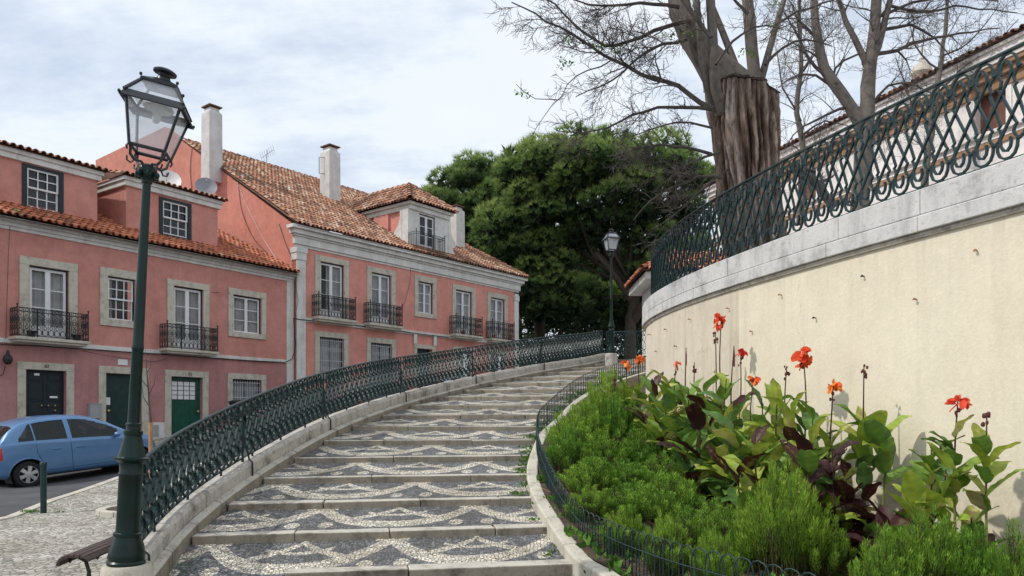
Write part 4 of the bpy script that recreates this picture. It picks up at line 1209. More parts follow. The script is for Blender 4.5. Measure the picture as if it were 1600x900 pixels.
mb.mi = 1; mb.poly([E1, B.P(tm+hwid, nd-DD-1, zd), AB_, AP]); mb.mi = 0
mb.tc = .5
ridge_tiles(mb, E0+Vector((0, 0, .04)), AP+Vector((0, 0, .04))); ridge_tiles(mb, E1+Vector((0, 0, .04)), AP+Vector((0, 0, .04))); ridge_tiles(mb, AP, AB_)
mb.build('dormer_roof', [M['tile'], M['tilebed']], dm)
balcony(B, B.t(646, .1), B.t(696, .35), zEv+.12, dm, .95, .55, .12, n=nd, mat='iron', ext='white', simple=True)
# chimneys on the slope
def roof_pt(px, py):
    Y = 28.
    while Y < 60:
        p = at(px, py, Y); q = Vector((p.x, p.y))-B.O; w = -q.dot(B.n)
        if w > -.4 and p.z <= zEv+(15.3-zEv)*(w+.45)/9.81: return p
        Y += .02
    return p
def chimney(px, pyb, pyt, wpx, lab, taper=.94, cap='plate', mat='chim'):
    p = roof_pt(px, pyb); w = wpx/F_PX*p.y; h = (pyb-pyt)/F_PX*p.y
    ch = thing('chimney', lab, 'chimney', tuple(p), -math.radians(B_ang))
    mb = MB(); a = w/2*.78; zz = p.z
    sec = [(-.9, a*1.04), (h*.82, a), (h*.86, a*.98), (h*.90, a*.72), (h*.95, a*.72)]
    def ring(z, r):
        return [p+Vector((0, 0, z))+Vector((B.d.x, B.d.y, 0))*sx*r*.9+Vector((B.n.x, B.n.y, 0))*sy*r*1.0 for sx, sy in ((-1, -1), (1, -1), (1, 1), (-1, 1))]
    mb.rings([ring(z, r) for z, r in sec]); mb.build('shaft', M[mat], ch, bevel=.02)
    mb = MB()
    mb.rings([ring(h*.95, a*.35), ring(h*.965, a*.35)]); mb.rings([ring(h*.965, a*1.0), ring(h*.985, a*1.0), ring(h*1.0, a*.35)])
    mb.build('cap', M['tilebed'], ch)
    return ch, p, a, h
B_ang = 38.5
chimney(331, 256, 166, 31, 'tall grey chimney at the gable edge, highest and leftmost of the three', mat='chim')
c2, p2, a2, h2_ = chimney(516, 312, 228, 30, 'grey chimney with iron rungs standing mid roof left of the scrolled dormer', mat='chim')
mb = MB()
sd = p2-Vector((B.d.x, B.d.y, 0))*a2*.9
mb.tube([sd+Vector((-.02, 0, h2_*.45)), sd+Vector((-.28, -.05, h2_*.45)), sd+Vector((-.28, -.05, h2_*.75)), sd+Vector((-.02, 0, h2_*.75))], .02, 5); mb.build('iron_rung', M['irond'], c2)
chimney(712, 385, 322, 27, 'white chimney low on the roof beside the scrolled dormer', mat='white')
# satellite dishes on the near house, aerial on the ridge
def dish(px, py, Y, r, lab, mat, yaw):
    c = at(px, py, Y); t_ = thing('satellite_dish', lab, 'satellite dish', tuple(c), 0)
    rot = Matrix.Rotation(math.radians(yaw), 3, 'Z') @ Matrix.Rotation(math.radians(62), 3, 'X')
    mb = MB(); mb.smooth = True
    mb.rings([[c+rot @ Vector((math.cos(2*math.pi*k/20)*r*q, math.sin(2*math.pi*k/20)*r*1.08*q, r*.28*q*q)) for k in range(20)] for q in (.02, .3, .55, .8, 1)], True, False)
    mb.build('reflector', mat, t_)
    mb = MB(); mb.tube([c, c+Vector((0, .1, -.9))], .03, 6); mb.tube([c+rot @ Vector((0, -r, .2*r)), c+rot @ Vector((0, -.1*r, r*1.1))], .014, 5); mb.ball(c+rot @ Vector((0, -.1*r, r*1.1)), .05, 6)
    mb.build('arm', M['tgrey'], t_)
dish(262, 286, 29.3, .50, 'white satellite dish behind the street lamp, left of the grey dish', M['dishw'], 20)
dish(322, 294, 30.5, .42, 'grey satellite dish on the dormer roof near the gable wall', M['dishg'], 25)
p = roof_pt(416, 256); an_ = thing('tv_aerial', 'thin metal television aerial on the ridge of the far roof', 'aerial', tuple(p))
mb = MB(); mb.tube([p-Vector((0, 0, .3)), p+Vector((.05, 0, .75))], .022, 5); mb.build('mast', M['tgrey'], an_)
mb = MB(); c = p+Vector((.05, 0, .6))
mb.tube([c+Vector((-.35, .1, -.25)), c+Vector((.4, -.1, .15))], .014, 4)
for k in range(7):
    q = c+Vector((-.35, .1, -.25)).lerp(Vector((.4, -.1, .15)), k/6); mb.tube([q+Vector((-.05, -.1, .22)), q+Vector((.05, .1, -.22))], .009, 4)
mb.build('aerial_elements', M['tgrey'], an_)

# ================================================================== PALE BUILDING, UPPER RIGHT
class FrL(Fr):
    def __init__(s, O, a): super().__init__(O, a); s.n = -s.n
Wf = FrL((13.6, 20.0), -19.6)
h3 = thing('pale_building', 'pale stone building with ochre cornice above the terrace behind the bare trees', 'building', tuple(Wf.P(0, 0, 3.9)))
t0, t1 = -8, 14
zt_ = 11.6
wn = (Wf.t(1573), Wf.t(1524), Wf.z(1573, 200), Wf.z(1573, 118))
if wn[0] > wn[1]: wn = (wn[1], wn[0], wn[2], wn[3])
more = [(wn[0]+k*3.6, wn[1]+k*3.6, wn[2], wn[3]) for k in (-2, 0, 2)]
mb = MB(); wall_holes(mb, Wf, t0, t1, 3.5, zt_, more, .3); mb.poly([Wf.P(t1, 0, 3.5), Wf.P(t1, 0, zt_), Wf.P(t1, -10, zt_), Wf.P(t1, -10, 3.5)]); mb.build('wall', M['farwall'], h3)
for h in more:
    mb = MB(); mb.fbox(Wf, h[0], h[1], -.3, -.2, h[2], h[3]); w = mb.build('window', mat_flat('brown_shutter', (.16, .07, .05), .7), h3)
    surround(Wf, h, .16, h3, .2, mat='farwall')
cornice(Wf, t0, t1, zt_-1.0, zt_-.42, h3, steps=((0, .08), (.5, .2), (.8, .3)), name='ochre_band', mat='fartrim', ends=False)
cornice(Wf, t0, t1, zt_-.41, zt_, h3, steps=((0, .34), (.4, .44), (.8, .52)), mat='farwall', ends=False)
cornice(Wf, t0, t1, 9.25, 9.5, h3, steps=((0, .06), (.6, .16)), name='string_course', mat='farwall', ends=False)
cornice(Wf, t0, t1, 9.1, 9.24, h3, steps=((0, .05),), name='ochre_band', mat='fartrim', ends=False)
cornice(Wf, t0, t1, 7.6, 8.3, h3, steps=((0, .05),), name='ochre_band', mat='fartrim', ends=False)
mb = MB(); dw = Vector((Wf.d.x, Wf.d.y, 0)); uw = (Vector((-Wf.n.x, -Wf.n.y, 0))*math.cos(.35)+Vector((0, 0, math.sin(.35))))
Ow = Wf.P(t0, .58, zt_+.02); tiles(mb, Ow, dw, uw, t1-t0, 2.2, None, base=.35); mb.mi = 1
mb.poly([Ow, Ow+dw*(t1-t0), Ow+dw*(t1-t0)+uw*6, Ow+uw*6]); mb.build('roof', [M['tile'], M['tilebed']], h3)
p = Wf.P(Wf.t(1440, -.3), -.3, zt_)
mb = MB(); mb.smooth = True; mb.lathe([(.42, -.5), (.42, .25), (.30, .3), (.16, .38), (.24, .5), (.32, .66), (.26, .86), (.10, 1.0), (.06, 1.06), (.08, 1.12), (.02, 1.2)], p, 14)
mb.tube([p+Vector((0, 0, 1.15)), p+Vector((0, 0, 1.55))], .025, 5)
mb.build('roof_urn', M['lime'], h3)
# small kiosk with orange roof behind the wall end
ks = thing('kiosk', 'small white kiosk with orange tiled roof beyond the curved wall', 'kiosk', (6, 27, 3.9))
mb = MB(); mb.box(5.0, 9.2, 26.2, 29, 3.3, 6.35); mb.build('wall', M['white'], ks)
mb = MB(); mb.box(4.55, 9.6, 25.75, 29.4, 6.32, 6.58); mb.build('eave', M['white'], ks, bevel=.02)
mb = MB(); slope(mb, (4.4, 25.6, 6.6), (9.75, 25.6, 6.6), (6.0, 27.6, 7.6), (8, 27.6, 7.6), base=.6)
slope(mb, (4.4, 29.5, 6.6), (4.4, 25.6, 6.6), (6.0, 27.6, 7.6), base=.6)
mb.tc = .6; mb.mi = 1; mb.poly([(9.75, 25.6, 6.58), (9.75, 29.5, 6.58), (8, 27.6, 7.58)]); mb.poly([(9.75, 29.5, 6.58), (4.4, 29.5, 6.58), (6.0, 27.6, 7.58), (8, 27.6, 7.58)]); mb.mi = 0
ridge_tiles(mb, (4.4, 25.6, 6.64), (6.0, 27.6, 7.64)); mb.build('roof', [M['tileo'], M['tilebed']], ks)

# ================================================================== STREET LAMPS
def lamp(label, base, lean, ltilt, yaw, sc=1.0):
    """cast post with a four sided glazed lantern on scroll arms; lean/tilt in degrees to the right"""
    root = thing('street_lamp', label, 'street lamp', tuple(base))
    B0 = Vector(base); T1 = Matrix.Rotation(math.radians(lean), 3, 'Y')
    def X(m, p): return m @ Vector(p)*sc
    mb = MB(); mb.smooth = True
    prof = [(.150, 0), (.152, .02), (.140, .035), (.146, .06), (.140, .10), (.112, .19), (.102, .235), (.112, .24), (.112, .262), (.096, .27), (.093, .30), (.092, .74), (.097, .75), (.097, .765), (.090, .775), (.094, .85), (.118, .872), (.140, .880), (.142, .895), (.110, .905), (.102, .93), (.086, 1.00), (.084, 1.01), (.070, 1.07), (.070, 1.085), (.076, 1.09), (.076, 1.12), (.058, 1.125), (.055, 1.16), (.060, 1.165), (.060, 1.18), (.049, 1.19), (.045, 1.8), (.048, 1.81), (.048, 1.83), (.044, 1.84), (.033, 3.20), (.043, 3.205), (.043, 3.225), (.037, 3.23), (.048, 3.26), (.07, 3.28), (.075, 3.32), (.06, 3.345), (.04, 3.36)]
    mb.lathe([(r*sc, z*sc) for r, z in prof], B0, 22, T1)
    mb.build('post', M['post'], root)
    top = B0+X(T1, (0, 0, 3.28))
    mb = MB(); mb.smooth = True
    for k in range(6):
        a = k*math.pi/3; mb.ball(top+X(T1, (math.cos(a)*.075, math.sin(a)*.075, -.01)), .032*sc, 6)
        mb.ball(top+X(T1, (math.cos(a+.5)*.055, math.sin(a+.5)*.055, .045)), .024*sc, 6)
    mb.build('collar', M['post'], root)
    T2 = Matrix.Rotation(math.radians(ltilt), 3, 'Y') @ Matrix.Rotation(math.radians(yaw), 3, 'Z')
    L0 = B0+X(T1, (0, 0, 3.34))
    P = lambda x, y, z: L0+X(T2, (x*.88, y*.88, z*.86))
    zb0, zb1, zr0, zr1 = .15, .58, .58, .79
    hb, he, ht = .155, .235, .14
    q4 = ((-1, -1), (1, -1), (1, 1), (-1, 1))
    mb = MB(); mb.smooth = True
    for sx, sy in q4:
        mb.tube([P(sx*.02, sy*.02, -.02), P(sx*.05, sy*.05, .03), P(sx*.10, sy*.10, .02), P(sx*.135, sy*.135, .06), P(sx*.14, sy*.14, .12), P(sx*.15, sy*.15, .16)], .012*sc, 5)
        mb.tube([P(sx*.10, sy*.10, .02), P(sx*.12, sy*.12, -.02), P(sx*.15, sy*.15, -.01), P(sx*.155, sy*.155, .03)], .008*sc, 5)
        mb.tube([P(sx*.155, sy*.155, .16), P(sx*.17, sy*.17, .12), P(sx*.16, sy*.16, .09)], .009*sc, 5)
    mb.build('scroll_arm', M['lantern'], root)
    mb = MB()
    ring = lambda h, z: [P(sx*h, sy*h, z) for sx, sy in q4]
    def bars(a, b, r):
        for i in range(4):
            mb.tube([a[i], b[i]], r, 4)
    def loop(a, r):
        for i in range(4): mb.tube([a[i], a[(i+1) % 4]], r, 4)
    bars(ring(hb, zb0), ring(he, zb1), .0135*sc); loop(ring(hb, zb0), .015*sc); loop(ring(he, zb1), .013*sc)
    bars(ring(he+.02, zr0+.03), ring(ht, zr1), .014*sc); loop(ring(ht, zr1), .015*sc)
    mb.build('lantern_frame', M['lantern'], root)
    mb = MB()   # flared eave
    a, b, c = ring(he+.045, zr0-.035), ring(he+.05, zr0-.025), ring(he+.006, zr0+.045)
    mb.rings([a, b, c], True, False); d = ring(he-.004, zr0+.03); mb.rings([a, d], True, False)
    mb.rings([ring(ht+.022, zr1-.012), ring(ht+.022, zr1+.01), ring(.05, zr1+.07)])
    for h, z in ((he+.045, zr0-.02), (ht+.02, zr1+.015)):
        for p in ring(h, z): mb.ball(p+Vector((0, 0, .012)), .014*sc, 6)
    mb.build('roof_frame', M['lantern'], root)
    mb = MB(); mb.smooth = True
    mb.lathe([(r*sc, z*sc) for r, z in ((.06, .0), (.055, .03), (.045, .05), (.05, .065), (.092, .075), (.094, .09), (.07, .105), (.02, .115))], P(0, 0, zr1+.05), 16, T2)
    mb.build('finial', M['lantern'], root)
    mb = MB()
    for i in range(4):
        j = (i+1) % 4; a, b = ring(hb-.004, zb0+.01), ring(he-.006, zb1); mb.poly([a[i], a[j], b[j], b[i]])
        a, b = ring(he-.01, zr0+.05), ring(ht-.004, zr1); mb.poly([a[i], a[j], b[j], b[i]])
    mb.build('glass', M['lglass'], root)
    mb = MB(); mb.smooth = True; mb.lathe([(r*sc, z*sc) for r, z in ((.11, 0), (.125, .02), (.09, .07), (.03, .09))], P(0, 0, zb1-.02), 14, T2)
    mb.build('reflector', M['dishw'], root)
    mb = MB(); mb.smooth = True; mb.lathe([(r*sc, z*sc) for r, z in ((.02, 0), (.035, .03), (.035, .09), (.02, .12))], P(0, 0, zb1-.14), 10, T2)
    mb.build('bulb', M['dishw'], root)
    return root
pb = at(197, 881, 6.35)
lamp('tall dark green street lamp leaning right in the foreground beside the bench', pb, 3.1, 10.5, 15)
pl = thing('lamp_plinth', 'round pale stone plinth under the foreground street lamp', 'plinth', (pb.x, pb.y, 0))
mb = MB(); mb.smooth = True; mb.lathe([(.20, -.1), (.20, pb.z-.03), (.185, pb.z-.003), (.0, pb.z-.002)], (pb.x+.01, pb.y, 0), 24); mb.build('stone', M['lime'], pl)
pb2 = at(955, 552, 25.4)
lamp('smaller looking green street lamp farther up at the top of the stairs', pb2, 0, 0, 12)
mb = MB(); mb.smooth = True; mb.lathe([(.21, -1.2), (.21, -.03), (.19, -.01), (.0, -.01)], pb2, 20); o = mb.build('lamp_plinth', M['wallstone']); tag(o, 'stone plinth at the end of the parapet under the farther lamp', 'plinth')

# ================================================================== BENCH, BOLLARD, TREE PIT, SAPLING
bn = thing('park_bench', 'brown slatted bench with iron legs half hidden behind the foreground lamp', 'bench', (-3.7, 7.3, 0))
y0, y1 = 6.42, 8.0
prof = [(-3.88, .33), (-3.87, .375), (-3.83, .405), (-3.78, .418), (-3.73, .42), (-3.68, .42), (-3.63, .41), (-3.60, .385)]
bsh = lambda yy: -.135*(yy-6.5)
for i, ((x, z), (x2, z2)) in enumerate(zip(prof, prof[1:])):
    mb = MB(); t = Vector((x2-x, 0, z2-z)).normalized(); u_ = Vector((-t.z, 0, t.x)); c = Vector(((x+x2)/2, 0, (z+z2)/2)); hw_ = .022
    sh = .12*i/7
    P = []
    for dz in (-.014, .014):
        for sx, yy in ((-1, y0-sh*.2), (1, y0-sh*.2), (1, y1), (-1, y1)): q = c+t*hw_*sx+u_*dz; P.append((q.x+bsh(yy), yy, q.z))
    mb.hexa(P); mb.build('seat_slat', M['wood'], bn, bevel=.004)
for yy in (6.62, 7.8):
    mb = MB(); mb.smooth = True; s = bsh(yy)
    mb.tube([(-3.865+s, yy, .33), (-3.82+s, yy, .385), (-3.75+s, yy, .395), (-3.66+s, yy, .39), (-3.61+s, yy, .36)], .014, 6)
    mb.tube([(-3.80+s, yy, .385), (-3.72+s, yy, .34), (-3.69+s, yy, .24), (-3.72+s, yy, .10), (-3.80+s, yy, .0)], .018, 6); mb.tube([(-3.69+s, yy, .22), (-3.66+s, yy, .10), (-3.62+s, yy, 0)], .016, 6)
    mb.build('leg', M['irond'], bn)
bp = ray_ground(68, 800)
bo = thing('bollard', 'slim dark green round bollard on the cobbled pavement in front of the blue car', 'bollard', tuple(bp))
hB = (800-722)/F_PX*bp.y
mb = MB(); mb.smooth = True; mb.lathe([(.048, -.05), (.048, hB-.07)], bp, 16); mb.build('post', M['iron'], bo)
mb = MB(); mb.smooth = True; mb.lathe([(.052, hB-.07), (.054, hB-.06), (.054, hB-.01), (.045, hB), (.0, hB+.004)], bp, 16); mb.build('cap', M['iron'], bo)
tp = ray_ground(228, 795)
pit = thing('tree_pit', 'round stone ringed tree pit in the cobbled pavement behind the lamp', 'tree pit', tuple(tp))
mb = MB(); n = 14
for k in range(n):
    a0, a1 = 2*math.pi*k/n+.01, 2*math.pi*(k+1)/n-.01
    P = []
    for dz in (-.1, .03):
        for r_, a in ((.60, a0), (.74, a0), (.74, a1), (.60, a1)): P.append((tp.x+math.cos(a)*r_, tp.y+math.sin(a)*r_, G(tp.x, tp.y)+dz))
    mb.hexa(P)
mb.build('stone_ring', M['lime'], pit, bevel=.01)
mb = MB(); mb.lathe([(.6, -.1), (.6, .0), (0, .01)], tp, 20); mb.build('soil', M['soil'], pit)
sp = Vector((tp.x+.12, tp.y, tp.z))
sg = thing('sapling', 'thin bare sapling tied to a wooden stake behind the railing', 'tree', tuple(sp))
mb = MB(); mb.smooth = True
def pxat(px, py, Y=None): return at(px, py, Y or sp.y)
s0 = sp
mb.tube([s0, pxat(236, 700), pxat(236, 660), pxat(233, 630), pxat(231, 600), pxat(229, 575), pxat(227, 545)], [.022, .02, .018, .015, .012, .008, .003], 6)
for a, b, c in (((233, 635), (224, 620), (221, 598)), ((231, 605), (222, 594), (219, 575)), ((232, 618), (241, 600), (243, 582)), ((229, 585), (235, 572), (236, 555))):
    mb.tube([pxat(*a), pxat(*b), pxat(*c)], [.008, .006, .002], 4)
mb.build('trunk', M['twig'], sg)
mb = MB(); q = pxat(239, 660); mb.tube([Vector((q.x, sp.y-.08, sp.z)), Vector((q.x, sp.y-.08, q.z))], .035, 8); mb.build('stake', M['stake'], sg)
mb = MB(); mb.tube([Vector((q.x, sp.y-.08, q.z-.2)), Vector((q.x-.06, sp.y, q.z-.2))], .02, 5); mb.build('tie', M['blackp'], sg)

# ================================================================== CARS
def icurve(tab, x):
    """smooth interpolation"""
    xs = [a for a, _ in tab]
    if x <= xs[0]: return tab[0][1]
    if x >= xs[-1]: return tab[-1][1]
    for i in range(len(tab)-1):
        if xs[i] <= x <= xs[i+1]: break
    p1, p2 = tab[i][1], tab[i+1][1]; h = xs[i+1]-xs[i]; f = (x-xs[i])/h
    def sl(j):
        if j <= 0 or j >= len(tab)-1: j2 = max(0, min(len(tab)-2, j if j <= 0 else j-1)); return (tab[j2+1][1]-tab[j2][1])/(xs[j2+1]-xs[j2])
        return (tab[j+1][1]-tab[j-1][1])/(xs[j+1]-xs[j-1])
    m1, m2 = sl(i)*h, sl(i+1)*h
    return (2*f**3-3*f*f+1)*p1+(f**3-2*f*f+f)*m1+(-2*f**3+3*f*f)*p2+(f**3-f*f)*m2
TOP = [(0, .72), (.05, .88), (.14, 1.02), (.36, 1.29), (.6, 1.45), (1.0, 1.53), (1.5, 1.545), (2.0, 1.50), (2.4, 1.365), (2.75, 1.16), (2.98, 1.03), (3.25, .965), (3.5, .86), (3.64, .74), (3.72, .58)]
BOT = [(0, .40), (.1, .27), (.4, .23), (3.3, .22), (3.6, .28), (3.72, .40)]
BEL = [(0, .66), (.1, .93), (.3, 1.0), (1.5, .97), (2.6, .915), (3.1, .86), (3.5, .74), (3.72, .52)]
HWD = [(0, .52), (.06, .66), (.2, .76), (.6, .82), (1.2, .835), (2.7, .835), (3.2, .79), (3.5, .68), (3.66, .5), (3.72, .36)]
WX = (.62, 3.05); WR = .295
def car_section(x):
    hw_ = icurve(HWD, x); zt, zb_, bl = icurve(TOP, x), icurve(BOT, x), icurve(BEL, x)
    bl = min(bl, zt-.05); k = min(1, max(0, (zt-bl)/.5))
    ctrl = [(hw_*.86, zb_), (hw_*.97, zb_+.06), (hw_*1.0, zb_+.2), (hw_*1.01, (zb_+bl)/2+.05), (hw_*.985, bl-.05), (hw_*.95, bl+.01), (hw_*(.955-.13*k), bl+(zt-bl)*.48), (hw_*(.93-.24*k), zt-.085*k-.03*(1-k)), (hw_*(.74-.16*k), zt-.022*k-.01), (hw_*.4, zt), (0, zt+.006)]
    out = []
    C_ = [Vector((a, b, 0)) for a, b in ctrl]; C_ = [C_[0]]+C_+[C_[-1]]
    for i in range(1, len(C_)-2):
        for q in range(8):
            t = q/8; a, b, c, d = C_[i-1:i+3]
            out.append((.5*((2*b)+(c-a)*t+(2*a-5*b+4*c-d)*t*t+(3*b-a-3*c+d)*t**3), i-1+t))
    out.append((C_[-2], len(ctrl)-1.)); return out
def make_car(label, loc, ang, pitch, paint, group=None, detail=True):
    root = bpy.data.objects.new('parked_car', None); COL.objects.link(root)
    root.location = loc; root.rotation_euler = (0, -pitch, ang); tag(root, label, 'car', group)
    body, glass, trim = MB(), MB(), MB()
    for m in (body, glass): m.smooth = True
    n = 260 if detail else 90
    xs = [3.72*(.5-.5*math.cos(math.pi*i/n)) if i < 8 or i > n-8 else 3.72*i/n for i in range(n+1)]
    xs = sorted(xs); secs = [car_section(x) for x in xs]
    for side in (1, -1):
        for i in range(n):
            for j in range(len(secs[0])-1):
                xm = (xs[i]+xs[i+1])/2
                q = [(xs[i], secs[i][j][0]), (xs[i+1], secs[i+1][j][0]), (xs[i+1], secs[i+1][j+1][0]), (xs[i], secs[i][j+1][0])]
                P = [Vector((a, side*p.x, p.y)) for a, p in q]
                c = sum(P, Vector())/4; u = secs[i][j][1]+.1
                if any((c.x-w)**2+(c.z-.29)**2 < .36**2 for w in WX) and abs(c.y) > .5 and c.z < .8: continue
                zt = icurve(TOP, xm); g = False
                if 5.15 < u < 6.95 and c.z < zt-.09:
                    if .50 < xm < 2.62 and not (1.47 < xm < 1.57) and not (.80 < xm < .825): g = True
                    if xm < .62 and c.z > zt-.05: g = False
                    if xm < .95 and c.z > 1.0+(xm-.42)*1.15: g = False
                    if xm > 2.0 and c.z > zt-.10-(.03): g = False
                if u > 7.6 and (2.16 < xm < 2.86): g = True
                if u > 7.6 and (.16 < xm < .47): g = True
                if side < 0: P = P[::-1]
                if g:
                    cc = Vector((c.x, 0, c.z-.3)); P = [p-(p-cc).normalized()*.008 for p in P]
                    glass.poly(P)
                else: body.poly(P)
    for m in (body, glass):    # weld so that the panels shade smoothly
        seen = {}; remap = []; nv = []; nc = []
        for p in m.v:
            k = (round(p[0], 4), round(p[1], 4), round(p[2], 4))
            if k not in seen: seen[k] = len(nv); nv.append(p); nc.append(.5)
            remap.append(seen[k])
        fs = []; keep = []
        for fi, f in enumerate(m.f):
            g2 = []
            for q in f:
                if remap[q] not in g2: g2.append(remap[q])
            if len(g2) > 2: fs.append(tuple(g2)); keep.append(fi)
        m.v, m.c, m.f = nv, nc, fs; m.m = [0]*len(fs); m.sm = [True]*len(fs)
    body.build('body', paint, root, world=False); glass.build('window_glass', M['carglass'], root, world=False)
    mb = MB(); mb.box(.25, 3.45, -.70, .70, .2, .5); mb.box(.9, 1.4, -.6, .6, .5, .95); mb.box(1.75, 1.9, -.62, -.12, .45, 1.2); mb.box(1.75, 1.9, .12, .62, .45, 1.2); mb.box(1.77, 1.88, -.48, -.26, 1.2, 1.36); mb.box(1.77, 1.88, .26, .48, 1.2, 1.36); mb.box(2.5, 2.95, -.65, .65, .5, .93)
    mb.build('interior', M['blackp'], root, world=False, bevel=.03)
    for wx in WX:
        for sy in (-1, 1):
            c = Vector((wx, sy*.735, WR)); w = bpy.data.objects.new('wheel', None); COL.objects.link(w); w.parent = root
            rot = Matrix.Rotation(math.radians(90), 3, 'X')
            mb = MB(); mb.smooth = True; mb.lathe([(.19, -.09), (.27, -.088), (.292, -.06), (.295, 0), (.292, .06), (.27, .088), (.19, .09)], c, 30, rot, False); mb.build('tyre', M['rubber'], w, world=False)
            mb = MB(); yo = c.y+sy*.07
            mb.tube([(c.x+math.cos(a)*.195, yo, c.z+math.sin(a)*.195) for a in [k*math.pi/12 for k in range(25)]], .016, 6)
            for k in range(6):
                a = k*math.pi/3+.3; d = Vector((math.cos(a), 0, math.sin(a))); e_ = Vector((-math.sin(a), 0, math.cos(a)))
                mb.hexa([c+d*.03+e_*-.03+Vector((0, sy*.055, 0)), c+d*.03+e_*.03+Vector((0, sy*.055, 0)), c+d*.195+e_*.045+Vector((0, sy*.06, 0)), c+d*.195-e_*.045+Vector((0, sy*.06, 0)),
                         c+d*.03+e_*-.03+Vector((0, sy*.092, 0)), c+d*.03+e_*.03+Vector((0, sy*.092, 0)), c+d*.195+e_*.045+Vector((0, sy*.08, 0)), c+d*.195-e_*.045+Vector((0, sy*.08, 0))])
            mb.lathe([(.05, -.0), (.05, .10), (.0, .105)], c-Vector((0, 0, 0)), 12, Matrix.Rotation(math.radians(-90*sy), 3, 'X'))
            mb.build('rim', M['chrome'], w, world=False)
            mb = MB(); mb.lathe([(.19, -.05), (.19, .005), (0, .005)], c, 16, Matrix.Rotation(math.radians(-90*sy), 3, 'X')); mb.build('brake_disc', M['blackp'], w, world=False)
            mb = MB(); mb.smooth = True      # arch liner
            mb.rings([[(c.x+math.cos(a)*.355, yy, .29+math.sin(a)*.355) for a in [math.pi*(-.15+1.3*k/14) for k in range(15)]] for yy in (sy*.80, sy*.45)], False, False)
            mb.poly([(c.x+math.cos(a)*.36, sy*.45, .29+math.sin(a)*.36) for a in [2*math.pi*k/20 for k in range(20)]])
            mb.build('wheel_arch', M['blackp'], root, world=False)
    def surf(x, z, side, out=.004):
        s = car_section(x); best = min((abs(p.y-z), p.x) for p, u in s if u < 8)
        # linear refine
        for (p, u), (q, v) in zip(s, s[1:]):
            if min(p.y, q.y) <= z <= max(p.y, q.y) and u < 8 and abs(q.y-p.y) > 1e-6:
                f = (z-p.y)/(q.y-p.y); return Vector((x, side*(p.x+(q.x-p.x)*f+out), z))
        return Vector((x, side*(best[1]+out), z))
    for side in (-1, 1):
        for wx in WX:
            pts = [surf(wx+math.cos(a)*.365, .29+math.sin(a)*.365, side, .002) for a in [math.pi*(.02+.96*k/26) for k in range(27)]]
            mb = MB(); mb.smooth = True; mb.tube(pts, .019, 7); mb.build('arch_lip', paint, root, world=False)
        for xx, name in ((1.52, 'front_door_seam'), (.98, 'rear_door_seam'), (2.66, 'wing_seam')):
            mb = MB()
            pts = [surf(xx+(.0 if name[0] != 'r' else (-.16 if z > .75 else -.16+(.75-z)*.42)), z, side, .0015) for z in frange(.30, icurve(BEL, xx)+.0, 9)]
            mb.tube(pts, .0045, 4); mb.build('door_seam', M['blackp'], root, world=False)
        mb = MB(); mb.tube([surf(x, .34, side, .002) for x in frange(1.0, 2.68, 12)], .004, 4); mb.build('sill_seam', M['blackp'], root, world=False)
        mb = MB(); mb.smooth = True; mb.tube([surf(x, .80, side, .0) for x in (1.13, 1.18, 1.24, 1.30)], [.012, .022, .022, .012], 6); mb.tube([surf(x, .79, side, .0) for x in (1.63, 1.69, 1.77, 1.82)], [.012, .022, .022, .012], 6)
        mb.build('door_handle', paint, root, world=False)
        mb = MB(); mb.smooth = True; mb.ball((2.52, side*.90, .99), .105, 10, (.62, .85, .62)); mb.tube([(2.52, side*.78, .95), (2.52, side*.86, .96)], .03, 6); mb.build('door_mirror', paint, root, world=False)
        mb = MB(); mb.smooth = True; mb.rings([[surf(x, z, side, .004) for z in (.66, .76, .86, .93)] for x in (.04, .08, .13, .18)], False, False); mb.build('tail_light', M['redlamp'], root, world=False)
        mb = MB(); mb.smooth = True; mb.ball((3.46, side*.56, .74), .13, 10, (.9, .8, .8)); mb.build('headlight', M['clearlamp'], root, world=False)
    root.scale = (1.05, 1, 1)
    return root
blue = car_paint('blue_car_paint', (.085, .205, .40))
ca = math.atan2(A.d.y, A.d.x)
def place_car(px, py, label, paint, pitch=.085, dt=0, group=None, detail=True):
    """px, py: foot of the rear near wheel"""
    Y = 5.
    while Y < 60:
        p = at(px, py, Y)
        if p.z <= G(p.x, p.y)-.12: break
        Y += .02
    d = Vector((A.d.x, A.d.y, 0)); n_ = Vector((A.n.x, A.n.y, 0))
    o = p-d*.62-n_*.75
    o.z = G(p.x, p.y)-.12-.62*math.tan(pitch)
    return make_car(label, o, ca, pitch, paint, group, detail)
place_car(43, 762, 'small rounded blue hatchback parked nearest, left of the street lamp', blue)
def street_car(t, n, label, paint, ang=0):
    d = Vector((B.d.x, B.d.y, 0)); p = B.P(t, n, 0); p.z = G(p.x, p.y)-.12
    p2 = p+d*2; al = math.atan((G(p2.x, p2.y)-G(p.x, p.y))/2)
    make_car(label, p, math.atan2(B.d.y, B.d.x), al, paint, None, False)
street_car(.6, 2.7, 'dark teal car parked before the far house, behind the railing', car_paint('teal_paint', (.03, .10, .11)))
street_car(5.2, 2.7, 'silver grey car parked before the entry of the far house', car_paint('silver_paint', (.42, .44, .46)))
street_car(9.8, 2.7, 'white car parked at the far end of the pink house', car_paint('white_paint', (.74, .76, .78)))
street_car(15.5, 3.6, 'pale blue car parked under the pines beyond the house', car_paint('paleblue_paint', (.35, .47, .6)))
street_car(-3.9, 2.7, 'charcoal car parked below the corner of the two houses', car_paint('charcoal_paint', (.04, .042, .048)))
